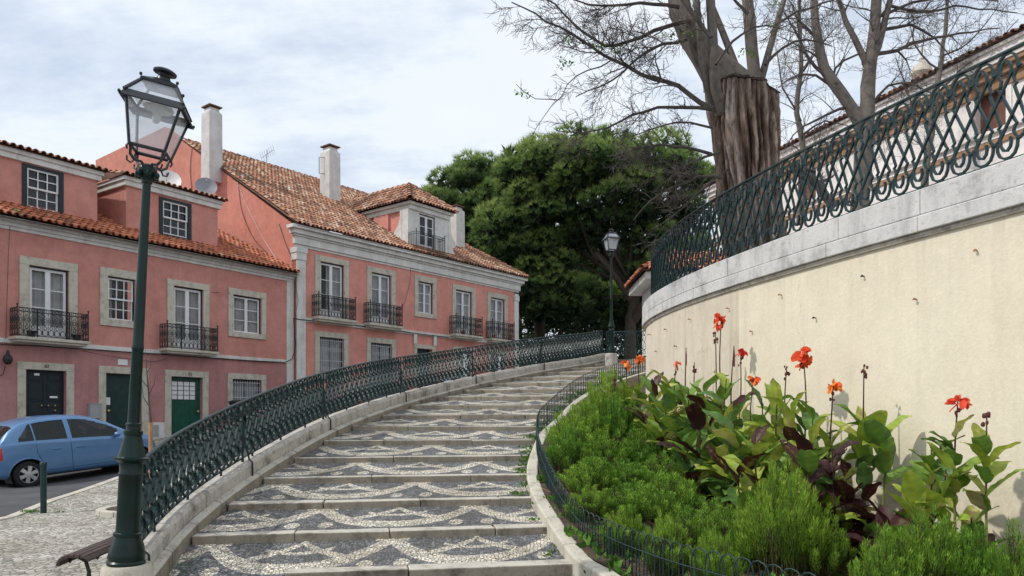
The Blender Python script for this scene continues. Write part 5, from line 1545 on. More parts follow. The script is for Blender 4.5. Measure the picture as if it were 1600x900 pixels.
# wheelie bin behind the railing
wb = A.P(A.t(349), 1.0, 0); wb.z = G(wb.x, wb.y)
bi = thing('wheelie_bin', 'dark wheelie bin standing before the barred window of the near house', 'bin', tuple(wb))
mb = MB(); mb.rings([[wb+Vector((sx*a, sy*a*1.1, z)) for sx, sy in ((-1, -1), (1, -1), (1, 1), (-1, 1))] for a, z in ((.2, .05), (.28, .98), (.31, 1.0), (.31, 1.03))]); mb.build('bin_body', M['blackp'], bi, bevel=.02)
mb = MB(); mb.rings([[wb+Vector((sx*a, sy*a*1.1, z)) for sx, sy in ((-1, -1), (1, -1), (1, 1), (-1, 1))] for a, z in ((.33, 1.035), (.33, 1.06), (.2, 1.12))]); mb.build('lid', M['blackp'], bi, bevel=.02)

# ================================================================== PINES
def needle_tuft(mb, c, d, L, n, w):
    d = d.normalized(); a = d.orthogonal().normalized(); b = d.cross(a)
    tc0 = mb.tc
    for _ in range(n):
        th = R(0, 6.283); sp_ = R(.15, 1.05)
        v = (d*R(.5, 1)+(a*math.cos(th)+b*math.sin(th))*sp_).normalized()*L*R(.6, 1.1)
        s = v.cross(Vector((R(-1, 1), R(-1, 1), R(-1, 1)))).normalized()*w
        mb.tc = max(0, min(1, tc0+R(-.12, .12)))
        mb.poly([c-s, c+s, c+v])
    mb.tc = tc0
def pine(label, base, trunks, envs, ncl, rad, base_tc, tuft=.42, seed=1):
    random.seed(seed)
    root = thing('pine_tree', label, 'pine tree', tuple(base), group='pines beyond the top of the stairs')
    mb = MB(); mb.smooth = True
    for pts, r0, r1 in trunks:
        P = crom(pts, .8); mb.tube(P, [r0+(r1-r0)*i/(len(P)-1) for i in range(len(P))], 9)
    mb.build('trunk', M['bark'], root)
    mb = MB(); cl = []
    tot = sum(e[1]*e[3] for e in envs)
    for (c, rx, ry, rz) in envs:
        k = int(ncl*rx*rz/tot); tries = 0; got = 0
        while got < k and tries < k*60:
            tries += 1
            v = Vector((R(-1, 1), R(-1, 1), R(-1, 1)))
            if v.length > 1 or v.length < .1: continue
            f = R(.62, 1.0); v = v.normalized()*f
            if v.y > .35: continue
            q = Vector((c.x+v.x*rx, c.y+v.y*ry, c.z+v.z*rz))
            r = rad*R(.65, 1.35)
            if any((q-c2).length < (r+r2)*.60 for c2, r2, _ in cl): continue
            cl.append((q, r, v)); got += 1
    for q, r, v in cl:
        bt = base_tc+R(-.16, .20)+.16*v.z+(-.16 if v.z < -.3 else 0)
        n = int(135*r*r)
        for _ in range(n):
            d = Vector((R(-1, 1), R(-1, .75), R(-.5, 1)))
            if d.length < .05 or d.length > 1: continue
            d.normalize(); p = q+Vector((d.x*r*1.12, d.y*r, d.z*r*.74))*R(.74, 1.08)
            mb.tc = max(0, min(1, bt+.50*d.z-.08-.14*d.x+R(-.1, .1)))  # sunlight on clump tops and left sides, shade beneath, put into the tone
            needle_tuft(mb, p, d*.8+Vector((0, 0, 1.1)), tuft*R(.7, 1.3), 17, .021)
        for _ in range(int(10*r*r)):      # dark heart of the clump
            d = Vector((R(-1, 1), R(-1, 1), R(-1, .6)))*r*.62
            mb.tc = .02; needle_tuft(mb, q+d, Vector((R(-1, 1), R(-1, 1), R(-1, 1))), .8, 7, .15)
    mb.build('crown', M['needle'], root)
    # bare inner boughs reaching to the clumps
    mb = MB()
    hub = trunks[0][0][-1]
    for q, r, v in cl[::3]:
        h = Vector(trunks[0][0][-2]).lerp(Vector(trunks[0][0][-1]), R(0, 1)); mid = h.lerp(q, .5)+Vector((0, 0, R(-1.2, .3)))
        mb.tube(crom([h, mid, q], 1.2), [.13, .11, .09, .07, .06, .05, .04, .03, .03, .02, .02, .02, .02, .02, .02, .02, .02, .02, .02, .02, .02][:len(crom([h, mid, q], 1.2))], 4)
    mb.build('boughs', M['bark'], root)
    return root
Yp = 47.
E = lambda px, py, rx, rz, Y=Yp, ry=None: (at(px, py, Y), rx/F_PX*Y, (ry or rx)/F_PX*Y*.8, rz/F_PX*Y)
pine('great round crowned pine with bright clumps in front of the others', at(985, 560, Yp), [
    ([at(985, 560, Yp), at(985, 500, Yp), at(992, 450, Yp), at(940, 400, Yp)], .38, .22),
    ([at(990, 500, Yp), at(1010, 470, Yp-1), at(1035, 430, Yp-2)], .30, .12),
    ([at(988, 470, Yp), at(960, 430, Yp-1), at(930, 395, Yp-2)], .28, .1)],
    [E(915, 300, 130, 80), E(1020, 300, 85, 62), E(830, 350, 60, 60), E(1040, 400, 60, 70), E(990, 260, 80, 34)], 175, 1.32, .58, seed=3)
Yq = 50.
pine('leaning pine with low hanging clumps nearest the pink house', at(850, 560, Yq), [
    ([at(845, 560, Yq), at(843, 500, Yq), at(852, 440, Yq), at(840, 380, Yq)], .42, .2),
    ([at(850, 470, Yq), at(875, 430, Yq-1), at(900, 400, Yq-2)], .22, .1), ([at(870, 560, Yq), at(880, 510, Yq-1), at(930, 470, Yq-2), at(970, 462, Yq-2)], .2, .08)],
    [E(800, 400, 52, 62, Yq), E(850, 440, 48, 48, Yq-3), E(890, 470, 50, 34, Yq-2), E(960, 480, 52, 30, Yq+2)], 64, 1.2, .52, seed=5)
Yr = 62.
pine('darker distant pine whose crown rises behind the dormer and white chimney', at(740, 560, Yr), [([at(740, 560, Yr), at(742, 480, Yr), at(745, 380, Yr), at(760, 330, Yr)], .45, .2)],
    [E(750, 330, 78, 76, Yr), E(700, 330, 46, 62, Yr), E(830, 300, 70, 50, Yr), E(790, 420, 60, 60, Yr), E(688, 345, 34, 52, Yr)], 120, 1.35, .36, .5, seed=8)
# dense dark wood behind the trunks
random.seed(11)
mb = MB()
for _ in range(4200):
    px, py = R(790, 1085), R(380, 610)
    if R(0, 1) < .45 and py > 500: continue
    mb.tc = R(0, .28); needle_tuft(mb, at(px, py, R(66, 74)), Vector((R(-1, 1), R(-1, 1), R(.2, 1))), 1.6, 7, .10)
tag(mb.build('woodland', M['needle']), 'dark mass of woodland behind the pine trunks', 'woodland', kind='stuff')

# ================================================================== BARE TREES
def twigs(mb, P, r0, r1, level, sprout, ln, seedbias=Vector((0, 0, 0)), droop=0.):
    """limb along P, then side twigs, recursively"""
    n = len(P)
    rr = [r0+(r1-r0)*i/(n-1) for i in range(n)]
    v0 = len(mb.v)
    mb.tube(P, rr, 22 if r0 > .15 else 8 if r0 > .06 else 5 if r0 > .02 else 3, caps=False)
    if r0 > .1:
        for q in range(v0, len(mb.v)):
            x, y, z = mb.v[q]; i = min(n-1, (q-v0)//(22 if r0 > .15 else 8)); c = P[i]; d = Vector((x, y, z))-c
            w_ = 1+.16*noise.noise(Vector((x*5, y*5, z*1.6)))+.10*noise.noise(Vector((x*13, y*13, z*3))); mb.v[q] = tuple(c+d*w_)
    if level == 0: return
    L = sum((b-a).length for a, b in zip(P, P[1:])); k = max(1, int(L/sprout)); side = 1
    for j in range(k):
        f = R(.12, 1.0)*(n-1); i = min(n-2, int(f)); p = P[i].lerp(P[i+1], f-i); t = (P[i+1]-P[i]).normalized()
        a = t.orthogonal().normalized(); b = t.cross(a); th = R(0, 6.28)
        d = (t*R(.3, 1.)+(a*math.cos(th)+b*math.sin(th))*R(.5, 1.1)+seedbias*.5+Vector((0, 0, .12-droop))).normalized()
        l = ln*R(.45, 1.15)*(1-.4*f/(n-1)); m = 5 if level > 1 else 4
        Q = [p]; v = d
        for q in range(m):
            v = (v+Vector((R(-1, 1), R(-1, 1), R(-1, 1)))*.26+Vector((0, 0, .04-droop*.5))).normalized(); Q.append(Q[-1]+v*l/m)
        r_ = min(rr[i]*.55, r0*.6)*R(.7, 1); twigs(mb, Q, max(.0038, r_), .0026, level-1, sprout*.55, ln*.55, seedbias, droop)
def limb(pts, Y, step=.28, jitter=.02):
    P = crom([at(p[0], p[1], (p[2] if len(p) > 2 else Y)) for p in pts], step)
    return [p+Vector((R(-1, 1), R(-1, 1), R(-1, 1)))*jitter for p in P]
random.seed(21)
Yt = 13.0
bt = at(1180, 400, Yt); bt.z = 3.9
big_t = thing('pollarded_tree', 'massive shaggy grey trunk with a sawn top and long bare branches behind the railing', 'tree', tuple(bt))
mb = MB(); mb.smooth = True
rings = []; nr, na = 70, 150
for i in range(nr+1):
    f = i/nr; z = 3.7+f*(7.22-3.7)
    c = at(1183-22*f, 300, Yt+.1); rad = .53+.07*f+.16*max(0, .25-f)
    row = []
    for k in range(na):
        th = 2*math.pi*k/na
        nz = noise.noise(Vector((math.cos(th)*2.2, math.sin(th)*2.2, z*.8)))
        rd = abs(math.sin(th*8+.8*math.sin(z*.6)+nz*3.5))
        groove = .6*rd**.5+.4*abs(math.sin(th*19+nz*4+math.sin(z*1.3)))**.6
        fine = noise.noise(Vector((math.cos(th)*9, math.sin(th)*9, z*.9)))
        r = rad*(.76+.23*groove+.17*nz+.09*fine+.05*noise.noise(Vector((math.cos(th)*14, math.sin(th)*14, z*5))))
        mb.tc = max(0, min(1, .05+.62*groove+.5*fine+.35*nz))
        top = -.10*math.cos(th)+.03*nz if i > nr-9 else 0
        row.append(mb.vert((c.x+math.cos(th)*r, c.y+math.sin(th)*r, z+top*(i-nr+9)/9 if i > nr-9 else z)))
    rings.append(row)
for a, b in zip(rings, rings[1:]):
    for k in range(na): mb.face((a[k], a[(k+1) % na], b[(k+1) % na], b[k]))
mb.tc = .22; cc = at(1161, 300, Yt+.1)
tv = [mb.vert(Vector(mb.v[q])*1) for q in rings[-1]]
for q in range(len(tv)):
    mb.c[tv[q]] = .14; x_, y_, z_ = mb.v[tv[q]]; mb.v[tv[q]] = (cc.x+(x_-cc.x)*1.05, cc.y+(y_-cc.y)*1.05, z_)
tv2 = [mb.vert((cc.x+(mb.v[q][0]-cc.x)*.86, cc.y+(mb.v[q][1]-cc.y)*.86, mb.v[q][2]+.09)) for q in rings[-1]]
cen = mb.vert((cc.x, cc.y, 7.34))
for k in range(na): mb.face((tv[k], tv[(k+1) % na], tv2[(k+1) % na], tv2[k])); mb.face((tv2[k], tv2[(k+1) % na], cen))
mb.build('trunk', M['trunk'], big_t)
mb = MB(); mb.smooth = True
Lb = [([(1152, 195, 13.1), (1137, 150, 13.05), (1108, 95, 13.0), (1075, 45, 13.0), (1058, -10, 13.0), (1052, -60, 13.0)], .33, .15),
      ([(1192, 175), (1172, 140), (1140, 108), (1105, 78)], .23, .15), ([(1130, 178, 12.85), (1121, 150, 12.65), (1114, 90, 12.5), (1110, -40, 12.5)], .10, .075),
      ([(1118, 176, 12.9), (1103, 125, 12.65), (1090, 30, 12.4), (1088, -40, 12.4)], .065, .05), ([(1180, 165), (1176, 90), (1168, 10), (1166, -50)], .125, .09),
      ([(1182, 160), (1196, 95), (1212, 40), (1235, -40)], .07, .04), ([(1168, 165), (1142, 80), (1115, 20), (1095, -40)], .075, .045)]
for pts, r0, r1 in Lb:
    P = limb(pts, Yt, .45, .015); twigs(mb, P, r0, r1, 0, 1, 1)
mb.build('limb', M['limb'], big_t)
mb = MB()
for pts, r0, r1, lv, ln, dr in (
    ([(1112, 170), (1060, 135), (1010, 118), (960, 95), (905, 60), (850, 30), (800, 2)], .045, .010, 2, .95, .05),
    ([(958, 95), (900, 118), (882, 138), (876, 155), (858, 170), (842, 195), (829, 216)], .014, .005, 1, .3, .0),
    ([(876, 155), (840, 155), (815, 140), (805, 130)], .010, .005, 1, .25, 0.),
    ([(1112, 172), (1060, 168), (1010, 172), (960, 195), (920, 207), (868, 204)], .034, .007, 2, .8, .1),
    ([(1080, 30), (1030, 45), (990, 62), (950, 72), (910, 48), (880, 20), (850, -5)], .04, .012, 2, .9, .05),
    ([(1075, 60), (1020, 75), (985, 100), (950, 130), (900, 150)], .03, .008, 2, .9, .15),
    ([(1062, 10), (1000, 5), (940, 10), (880, -5)], .035, .01, 2, .9, .0),
    ([(1110, 240), (1080, 232), (1040, 226), (1000, 232), (950, 245)], .03, .008, 2, .9, .12),
    ([(1115, 200), (1070, 190), (1020, 200), (985, 215)], .022, .006, 2, .7, .15),
    ([(1130, 280), (1100, 275), (1060, 290), (1020, 310), (990, 345)], .028, .006, 3, .8, .05),
    ([(1135, 265), (1095, 300), (1060, 330), (1020, 360)], .025, .006, 3, .8, .05),
    ([(1125, 240), (1090, 250), (1040, 270), (1010, 265)], .025, .006, 3, .8, .05),
    ([(1112, 60, 12.3), (1080, 20, 12.3), (1050, -20, 12.3)], .03, .015, 2, .9, 0.),
    ([(1120, 100, 12.3), (1150, 60, 12.3), (1185, 40, 12.3), (1220, 45, 12.3)], .03, .008, 2, .8, .05),
    ([(1195, 100), (1230, 70), (1262, 60), (1300, 70)], .03, .008, 2, .9, .05),
    ([(1212, 40), (1240, 20), (1280, 10), (1320, -10)], .025, .008, 2, .9, 0.),
    ([(1168, 20), (1140, -10), (1120, -30)], .03, .01, 2, .9, 0.)):
    twigs(mb, limb(pts, Yt-.3 if len(pts[0]) < 3 else Yt, .22, .02), r0, r1, min(3, lv+1), .172, ln, Vector((-.3, 0, 0)), dr)
mb.build('twigs', M['twig'], big_t)
mb = MB()
for px, py in ((1040, 55), (1046, 58), (1075, 52), (1160, 82), (1168, 80), (1180, 88), (1210, 8), (888, 66), (885, 95), (935, 72), (888, 100), (812, 145), (822, 148), (960, 80), (880, 105), (1205, 40)):
    for _ in range(16):
        c = at(px+R(-9, 9), py+R(-5, 5), Yt-.5); mb.tc = R(.6, 1); d = Vector((R(-1, 1), R(-1, 1), R(-.4, 1))).normalized()*R(.04, .08); s = d.orthogonal().normalized()*.018; mb.poly([c, c+d*.5+s, c+d, c+d*.5-s])
mb.build('young_leaves', M['weed'], big_t)
def baretree(label, base, Y, limbs, tw, seed, lv=3):
    random.seed(seed); b = at(base[0], base[1], Y); b.z = 3.9
    root = thing('bare_tree', label, 'tree', tuple(b)); mb = MB(); mb.smooth = True
    for pts, r0, r1 in limbs:
        P = limb(pts, Y, .35, .02); twigs(mb, P, r0, r1, 0, 1, 1)
    mb.build('trunk', M['limb'], root)
    mb = MB()
    for pts, r0, r1 in limbs: twigs(mb, limb(pts, Y, .35, .02)[2:], min(r0, .05), min(r1, .03), lv, .33, 1.5, Vector((0, 0, .1)), .02) 
    for pts, r0, r1 in tw: twigs(mb, limb(pts, Y, .3, .03), r0, r1, lv, .28, 1.15, Vector((.1, 0, 0)), .04)
    mb.build('twigs', M['twig'], root)
baretree('bare tree with forked grey trunk behind the terrace railing, left of the pale building', (1345, 330), 17., [
    ([(1342, 345), (1347, 270), (1352, 195)], .20, .18), ([(1352, 205), (1325, 160), (1292, 118), (1279, 70), (1272, 10), (1270, -60)], .15, .07),
    ([(1352, 205), (1356, 140), (1362, 90), (1368, 30), (1372, -50)], .17, .09), ([(1362, 95), (1378, 50), (1392, 0), (1400, -50)], .09, .055), ([(1358, 105), (1335, 60), (1315, 15), (1300, -40)], .08, .04)],
    [([(1366, 85), (1400, 78), (1440, 62), (1500, 52), (1560, 45)], .05, .012), ([(1290, 120), (1262, 90), (1240, 40), (1220, 10)], .045, .012), ([(1275, 60), (1250, 30), (1225, -10)], .035, .012),
     ([(1380, 45), (1420, 38), (1450, 50), (1490, 92)], .045, .01), ([(1370, 30), (1420, 5), (1480, -5), (1560, 0)], .04, .012), ([(1350, 190), (1380, 140), (1420, 130), (1470, 150)], .04, .01),
     ([(1310, 140), (1270, 115), (1235, 122), (1215, 135)], .04, .01), ([(1330, 165), (1290, 180), (1250, 200), (1225, 230)], .04, .01), ([(1352, 195), (1400, 190), (1430, 165)], .035, .01),
     ([(1300, 130), (1310, 100), (1340, 85), (1362, 80)], .03, .02), ([(1392, 10), (1440, 20), (1500, 10), (1590, 20)], .035, .012), ([(1240, 262), (1275, 285), (1305, 325)], .12, .10)], 31)
baretree('slim bare tree with thin upright branches nearer the pale building', (1470, 260), 21., [([(1440, 330), (1450, 240), (1462, 150), (1475, 60), (1482, -30)], .12, .04)],
    [([(1462, 150), (1500, 110), (1545, 80), (1590, 30)], .035, .01), ([(1455, 200), (1420, 150), (1400, 90)], .035, .01), ([(1470, 90), (1520, 60), (1560, 10)], .03, .01), ([(1465, 110), (1430, 70), (1415, 20)], .03, .01)], 37)
baretree('thin bare tree between the massive trunk and the forked tree', (1255, 330), 19., [([(1250, 350), (1256, 250), (1246, 170), (1252, 90), (1248, -20)], .10, .035)],
    [([(1252, 190), (1225, 140), (1215, 80)], .03, .01), ([(1254, 210), (1290, 190), (1330, 200)], .03, .01), ([(1250, 120), (1290, 60), (1310, 40)], .03, .01)], 39)

# ================================================================== SHRUBS
random.seed(5)
def shrub_mesh(name, n, seed, brown=.12):
    """a shrub of upright bottle-brush plumes on woody stems"""
    random.seed(seed); mb = MB()
    for i in range(n):
        a = R(0, 6.283); r = math.sqrt((i+.5)/n)*R(.9, 1.05)
        b = Vector((math.cos(a)*r*.30, math.sin(a)*r*.30, 0)); a = i*2.4
        H = (1-.45*r*r)*R(.66, 1.10)
        top = Vector((math.cos(a)*r*.50, math.sin(a)*r*.50, H)); b = Vector((math.cos(a)*r*.3, math.sin(a)*r*.3, 0))
        ax = (top-b).normalized(); o = ax.orthogonal().normalized(); o2 = ax.cross(o)
        dead = R(0, 1) < brown; mb.tc = .02
        mb.tube([b, b.lerp(top, .5), top-ax*.03], [.011, .008, .003], 3, caps=False)
        ds = R(-.2, .16); lo = R(.18, .5); k = 190; W = R(.075, .115)
        for j in range(k):
            f = lo+(1-lo)*(j/k)**.75; g = (f-lo)/(1-lo)
            wr = W*(.55+1.0*g-1.25*g*g*g)
            th = j*2.4+R(-.3, .3); out = o*math.cos(th)+o2*math.sin(th)
            rr = wr*R(.25, .9); p = b.lerp(top, f)+out*rr+Vector((0, 0, R(-.015, .015)))
            v = (out*R(.4, .9)+ax*R(.6, 1.3)+Vector((0, 0, .35))).normalized()*R(.036, .068)
            s = v.cross(out if abs(v.normalized().dot(out)) < .95 else ax).normalized()*.0052
            s2 = (s+Vector((R(-1, 1), R(-1, 1), R(-1, 1)))*.003)
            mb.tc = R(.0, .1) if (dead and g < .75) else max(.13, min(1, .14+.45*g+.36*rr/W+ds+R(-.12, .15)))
            mb.poly([p-s2, p+s2, p+v])
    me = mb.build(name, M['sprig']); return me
protos = [shrub_mesh('foliage', 54, s, b) for s, b in ((1, .08), (2, .14), (3, .2), (4, .45))]
SH = [(918, 765, 8.75, .62, 3, 'small shrub squeezed between the hoop fence and the plumed shrubs, upper'), (975, 800, 7.75, .6, 0, 'small bright shrub right behind the first wide hoop arches'), (1042, 812, 7.0, .55, 3, 'little shrub with dry twigs close behind the middle hoops'), (1120, 835, 6.5, .5, 2, 'little green shrub close behind the hoops left of the tall shrub'),
 (1180, 812, 7.2, .6, 0, 'small green shrub filling the gap left of the tall upright shrub'),
(948, 590, 12.8, 1.0, 0, 'bright green feathery shrub farthest up the flower bed near the stairs'),
 (902, 640, 11.7, 1.05, 0, 'green needle leaved shrub at the bend of the hoop fence, upper one'), (958, 628, 12.0, 1.0, 1, 'green feathery shrub just below the farthest one, in front of small cannas'),
 (892, 674, 10.7, 1.0, 1, 'green feathery shrub pressing against the hoop fence at its leftmost bend'), (942, 676, 10.7, 1.1, 2, 'dense green shrub in the middle of the upper shrub bank'), (998, 682, 10.6, 1.0, 0, 'green shrub directly under the first broad canna leaves'),
 (925, 722, 9.7, 1.0, 0, 'green shrub beside the hoop fence with brown stems showing'), (975, 726, 9.7, 1.05, 1, 'bushy green shrub with rounded plumes left of centre in the bed'), (1036, 716, 9.6, 1.0, 2, 'green shrub with tall plumes standing below the drooping canna leaves'),
 (985, 762, 8.9, .95, 2, 'low green shrub behind the hoop arches, left part of the fence'), (1040, 748, 8.6, .95, 0, 'green shrub behind the hoops with a pale leaf lying on it'), (1095, 782, 8.4, .9, 3, 'shrub with brownish lower needles among the cannas'),
 (1085, 798, 7.7, .85, 3, 'small sparse shrub with dry brown twigs behind the hoops'), (1150, 798, 7.5, .85, 3, 'half dry shrub with bare twigs left of the tall green shrub'),
 (1222, 742, 7.0, .92, 1, 'tall upright green shrub right of centre under the purple canna'), (1272, 800, 6.9, .7, 2, 'smaller green shrub hugging the right side of the tall shrub'),
 (1392, 838, 5.9, .62, 0, 'low green shrub at the bottom edge, left of three by the wall'), (1450, 812, 6.0, .72, 1, 'rounded green shrub at the bottom edge, middle of three by the wall'), (1515, 838, 5.9, .6, 0, 'low green shrub at the bottom edge, right of three by the wall'),
 (1603, 822, 5.6, .55, 2, 'green shrub cut off by the right edge of the photo beside the cream wall')]
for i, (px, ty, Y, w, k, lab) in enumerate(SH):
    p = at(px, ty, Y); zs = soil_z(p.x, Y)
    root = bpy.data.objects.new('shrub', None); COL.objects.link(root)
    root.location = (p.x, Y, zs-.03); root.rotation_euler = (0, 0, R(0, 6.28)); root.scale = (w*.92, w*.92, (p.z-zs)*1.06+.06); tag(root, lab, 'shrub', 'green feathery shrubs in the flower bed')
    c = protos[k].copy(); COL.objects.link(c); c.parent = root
for p in protos: bpy.data.objects.remove(p)

# ================================================================== CANNAS
random.seed(44)
def canna_leaf(mb, b, az, el, L, W, droop, tc, roll=0.):
    n = 12; p = Vector(b); e = el; rows = []
    wav = R(0, 6)
    for i in range(n+1):
        s = i/n
        d = Vector((math.cos(az)*math.cos(e), math.sin(az)*math.cos(e), math.sin(e)))
        side = Vector((-math.sin(az), math.cos(az), 0)); up_ = side.cross(d)*-1
        side = (side*math.cos(roll)+up_*math.sin(roll)); up2 = d.cross(side)
        w = W*.5*(math.sin(math.pi*min(1, s**.75*.97+.015))**.75) if 0 < s < 1 else .004
        row = []
        for k in (-1, -.5, 0, .5, 1):
            q = p+side*w*k+up2*(abs(k)*w*.32+.010*math.sin(wav+s*14+k*3)*abs(k))
            mb.tc = max(0, min(1, tc+(.09 if k == 0 else 0)+(.035 if i % 2 else -.035)+R(-.03, .03)+((.22*max(0, s-.90)*8 if tc > .3 else 0)+(R(.1, .3) if (tc > .3 and abs(k) == 1 and R(0, 1) < .12) else 0))))
            row.append(mb.vert(q))
        rows.append(row); p = p+d*L/n; e -= droop/n*(.4+1.2*s)
    mb.smooth = True
    for a, b_ in zip(rows, rows[1:]):
        for k in range(4): mb.face((a[k], a[k+1], b_[k+1], b_[k]))
def flower(mb, c, r, tc, n=11):
    mb.smooth = True
    for _ in range(n):
        d = Vector((R(-1, 1), R(-1, 1), R(-.45, 1))).normalized(); a = d.orthogonal().normalized(); b = d.cross(a)
        o = c+Vector((R(-1, 1), R(-1, 1), R(-1, 1)))*r*.42
        rows = []; mb.tc = max(0, min(1, tc+R(-.22, .22)))
        for s, w in ((0, .12), (.35, .5), (.7, .62), (1, .25)):
            bend = Vector((0, 0, -.35*s*s))*r
            rows.append([o+d*r*s+bend+a*w*r*k*.75+b*(R(-.12, .12)*r+abs(k)*.12*r) for k in (-1, 0, 1)])
        mb.rings(rows, False, False)
def canna(px, Y, ftop, label, kind='flower', fc=.2, size=.09, leaves=7, hleaf=None, lo=.14, purple=.0, lean=0., stems=1, L=.52, sy=None):
    L *= 1.15; leaves += 2
    top = at(px, ftop, Y); x = top.x; zs = soil_z(x, Y); root = thing('canna_plant', label, 'canna', (x, Y, zs), group='cannas growing along the cream wall')
    H = top.z-zs; hl = (hleaf or .62)*H
    sm = MB(); sm.smooth = True; lf = MB(); fl = MB(); bd = MB()
    for si in range(stems):
        bx = Vector((x-lean+R(-.04, .04)+si*.13*(-1)**si, Y+R(-.05, .05)+si*.1, zs-.05)); tp = top if si == 0 else Vector((bx.x+R(-.08, .08), bx.y, zs+H*R(.5, .72)))
        pts = crom([bx, bx.lerp(tp, .35)+Vector((R(-.03, .03), 0, 0)), bx.lerp(tp, .7)+Vector((R(-.03, .03), 0, 0)), tp], .12)
        n = len(pts)
        sm.tc = .85
        base = len(sm.v); sm.tube(pts, [.017-.011*i/(n-1) for i in range(n)], 6)
        for i in range(n):
            for k in range(6): sm.c[base+i*6+k] = (.95 if purple < .5 else .2) if i/(n-1) < .6 else .08
        az0 = R(0, 6.28); nl = leaves if si == 0 else max(3, leaves-2)
        for j in range(nl):
            f = lo+(1-lo)*j/max(1, nl-1); hh = hl*f/H
            q = pts[min(n-1, int(hh*(n-1)))]
            az = az0+j*2.5+R(-.5, .5)
            if -1.0 < ((az % 6.283)-0) < 1.0 and R(0, 1) < .5: az += 3.1      # most leaves turn from the wall
            pl_ = R(0, 1) < purple; tc = R(0, .16) if pl_ else (R(.34, .72) if R(0, 1) > .42 else R(.74, .96))
            if R(0, 1) < .10 and j < 2: tc = 1.
            ll = L*R(.75, 1.12)*(1.05-.3*f)
            canna_leaf(lf, q, az, R(.75, 1.25)-(.35*(1-f)), ll, ll*R(.38, .50), R(.3, 1.7)*(1.25-.6*f), tc, R(-.5, .5))
    c = top
    if kind == 'flower':
        flower(fl, c-Vector((0, 0, size*.4)), size, fc, int(9+size*60))
        if size > .085: flower(fl, c-Vector((R(-.03, .03), 0, size*1.3)), size*.8, fc, 8)
    if kind in ('seed', 'flower'):
        for j in range(9 if kind == 'seed' else 4):
            q = c+Vector((R(-.03, .03), R(-.03, .03), -R(0, .16) if kind == 'seed' else -R(.08, .2))); bd.ball(q, R(.010, .018), 5, (1, 1, 1.6))
    if kind == 'spike': bd.tube([c-Vector((0, 0, .28)), c-Vector((0, 0, .12)), c], [.012, .014, .002], 5)
    sm.build('stem', M['stemm'], root); lf.build('foliage', M['leaf'], root)
    if fl.v: fl.build('flower', M['petal'], root)
    if bd.v: bd.build('seed_head', M['bud'], root)
    return root
canna(1127, 10.6, 494, 'canna with a single red bloom standing highest near the wall joint', fc=.42, size=.10, leaves=8, hleaf=.52)
canna(1118, 10.8, 520, 'canna with a dark open seed spray just left of the highest red bloom', 'seed', leaves=6, hleaf=.5)
canna(1157, 10.2, 548, 'canna with two small red blooms, second red one from the left', fc=.1, size=.075, leaves=8, hleaf=.58, L=.5)
canna(1147, 10.0, 540, 'canna bud spike leaning beside the small red blooms', 'spike', leaves=5, hleaf=.55)
canna(1177, 9.3, 590, 'canna with one orange red bloom low before the wall, left of the big bloom', fc=.6, size=.075, leaves=8, hleaf=.62, purple=.2)
canna(1255, 8.9, 548, 'canna with the largest bright red bloom, centre of the bed', fc=.48, size=.125, leaves=9, hleaf=.64, L=.55)
canna(1229, 9.1, 572, 'canna with a withered reddish seed head left of the largest bloom', 'seed', leaves=7, hleaf=.62, stems=2)
canna(1302, 8.2, 600, 'canna with one pure orange bloom on a leaning dark stem', fc=.85, size=.085, leaves=4, hleaf=.64, lean=.06, lo=.5, purple=.3)
canna(1350, 8.1, 570, 'canna with a small brown seed head and drooping leaves on a thick stem', 'seed', leaves=6, hleaf=.68, lo=.6)
canna(1384, 7.9, 672, 'leafy canna with a withered leaf at its top, right of the seed head stem', 'none', leaves=5, hleaf=.98, lo=.6)
canna(1497, 6.75, 620, 'canna with a coral red bloom, rightmost flower of the bed', fc=.35, size=.085, leaves=8, hleaf=.80, L=.42, lo=.6)
canna(1542, 6.6, 645, 'canna with a dark seed cone beside the rightmost bloom', 'seed', leaves=8, hleaf=.82, L=.42, lo=.6)
canna(1455, 6.9, 700, 'flowerless canna with upright green leaves, left of the coral bloom', 'none', leaves=6, hleaf=.95, L=.40, lo=.6)
canna(1057, 11.9, 566, 'canna with a tiny orange bloom and dark stem left of the seed sprays', fc=.6, size=.06, leaves=7, hleaf=.6)
canna(1072, 11.7, 543, 'canna with a tall dark bud spike, highest of the spikes on the left', 'spike', leaves=7, hleaf=.52, purple=.3)
canna(1085, 11.5, 566, 'canna with a short brown seed head between the tall spike and the red blooms', 'seed', leaves=7, hleaf=.6)
canna(978, 13.0, 566, 'canna with the leftmost orange bloom before the stairs', fc=.8, size=.085, leaves=6, hleaf=.62, L=.42)
canna(998, 13.2, 557, 'canna with an orange bloom touching the edge of the curved wall', fc=.85, size=.085, leaves=6, hleaf=.62, L=.42)
canna(960, 12.6, 588, 'canna with thin dark flower stalk at the far left of the bed', 'seed', leaves=6, hleaf=.6, L=.4)
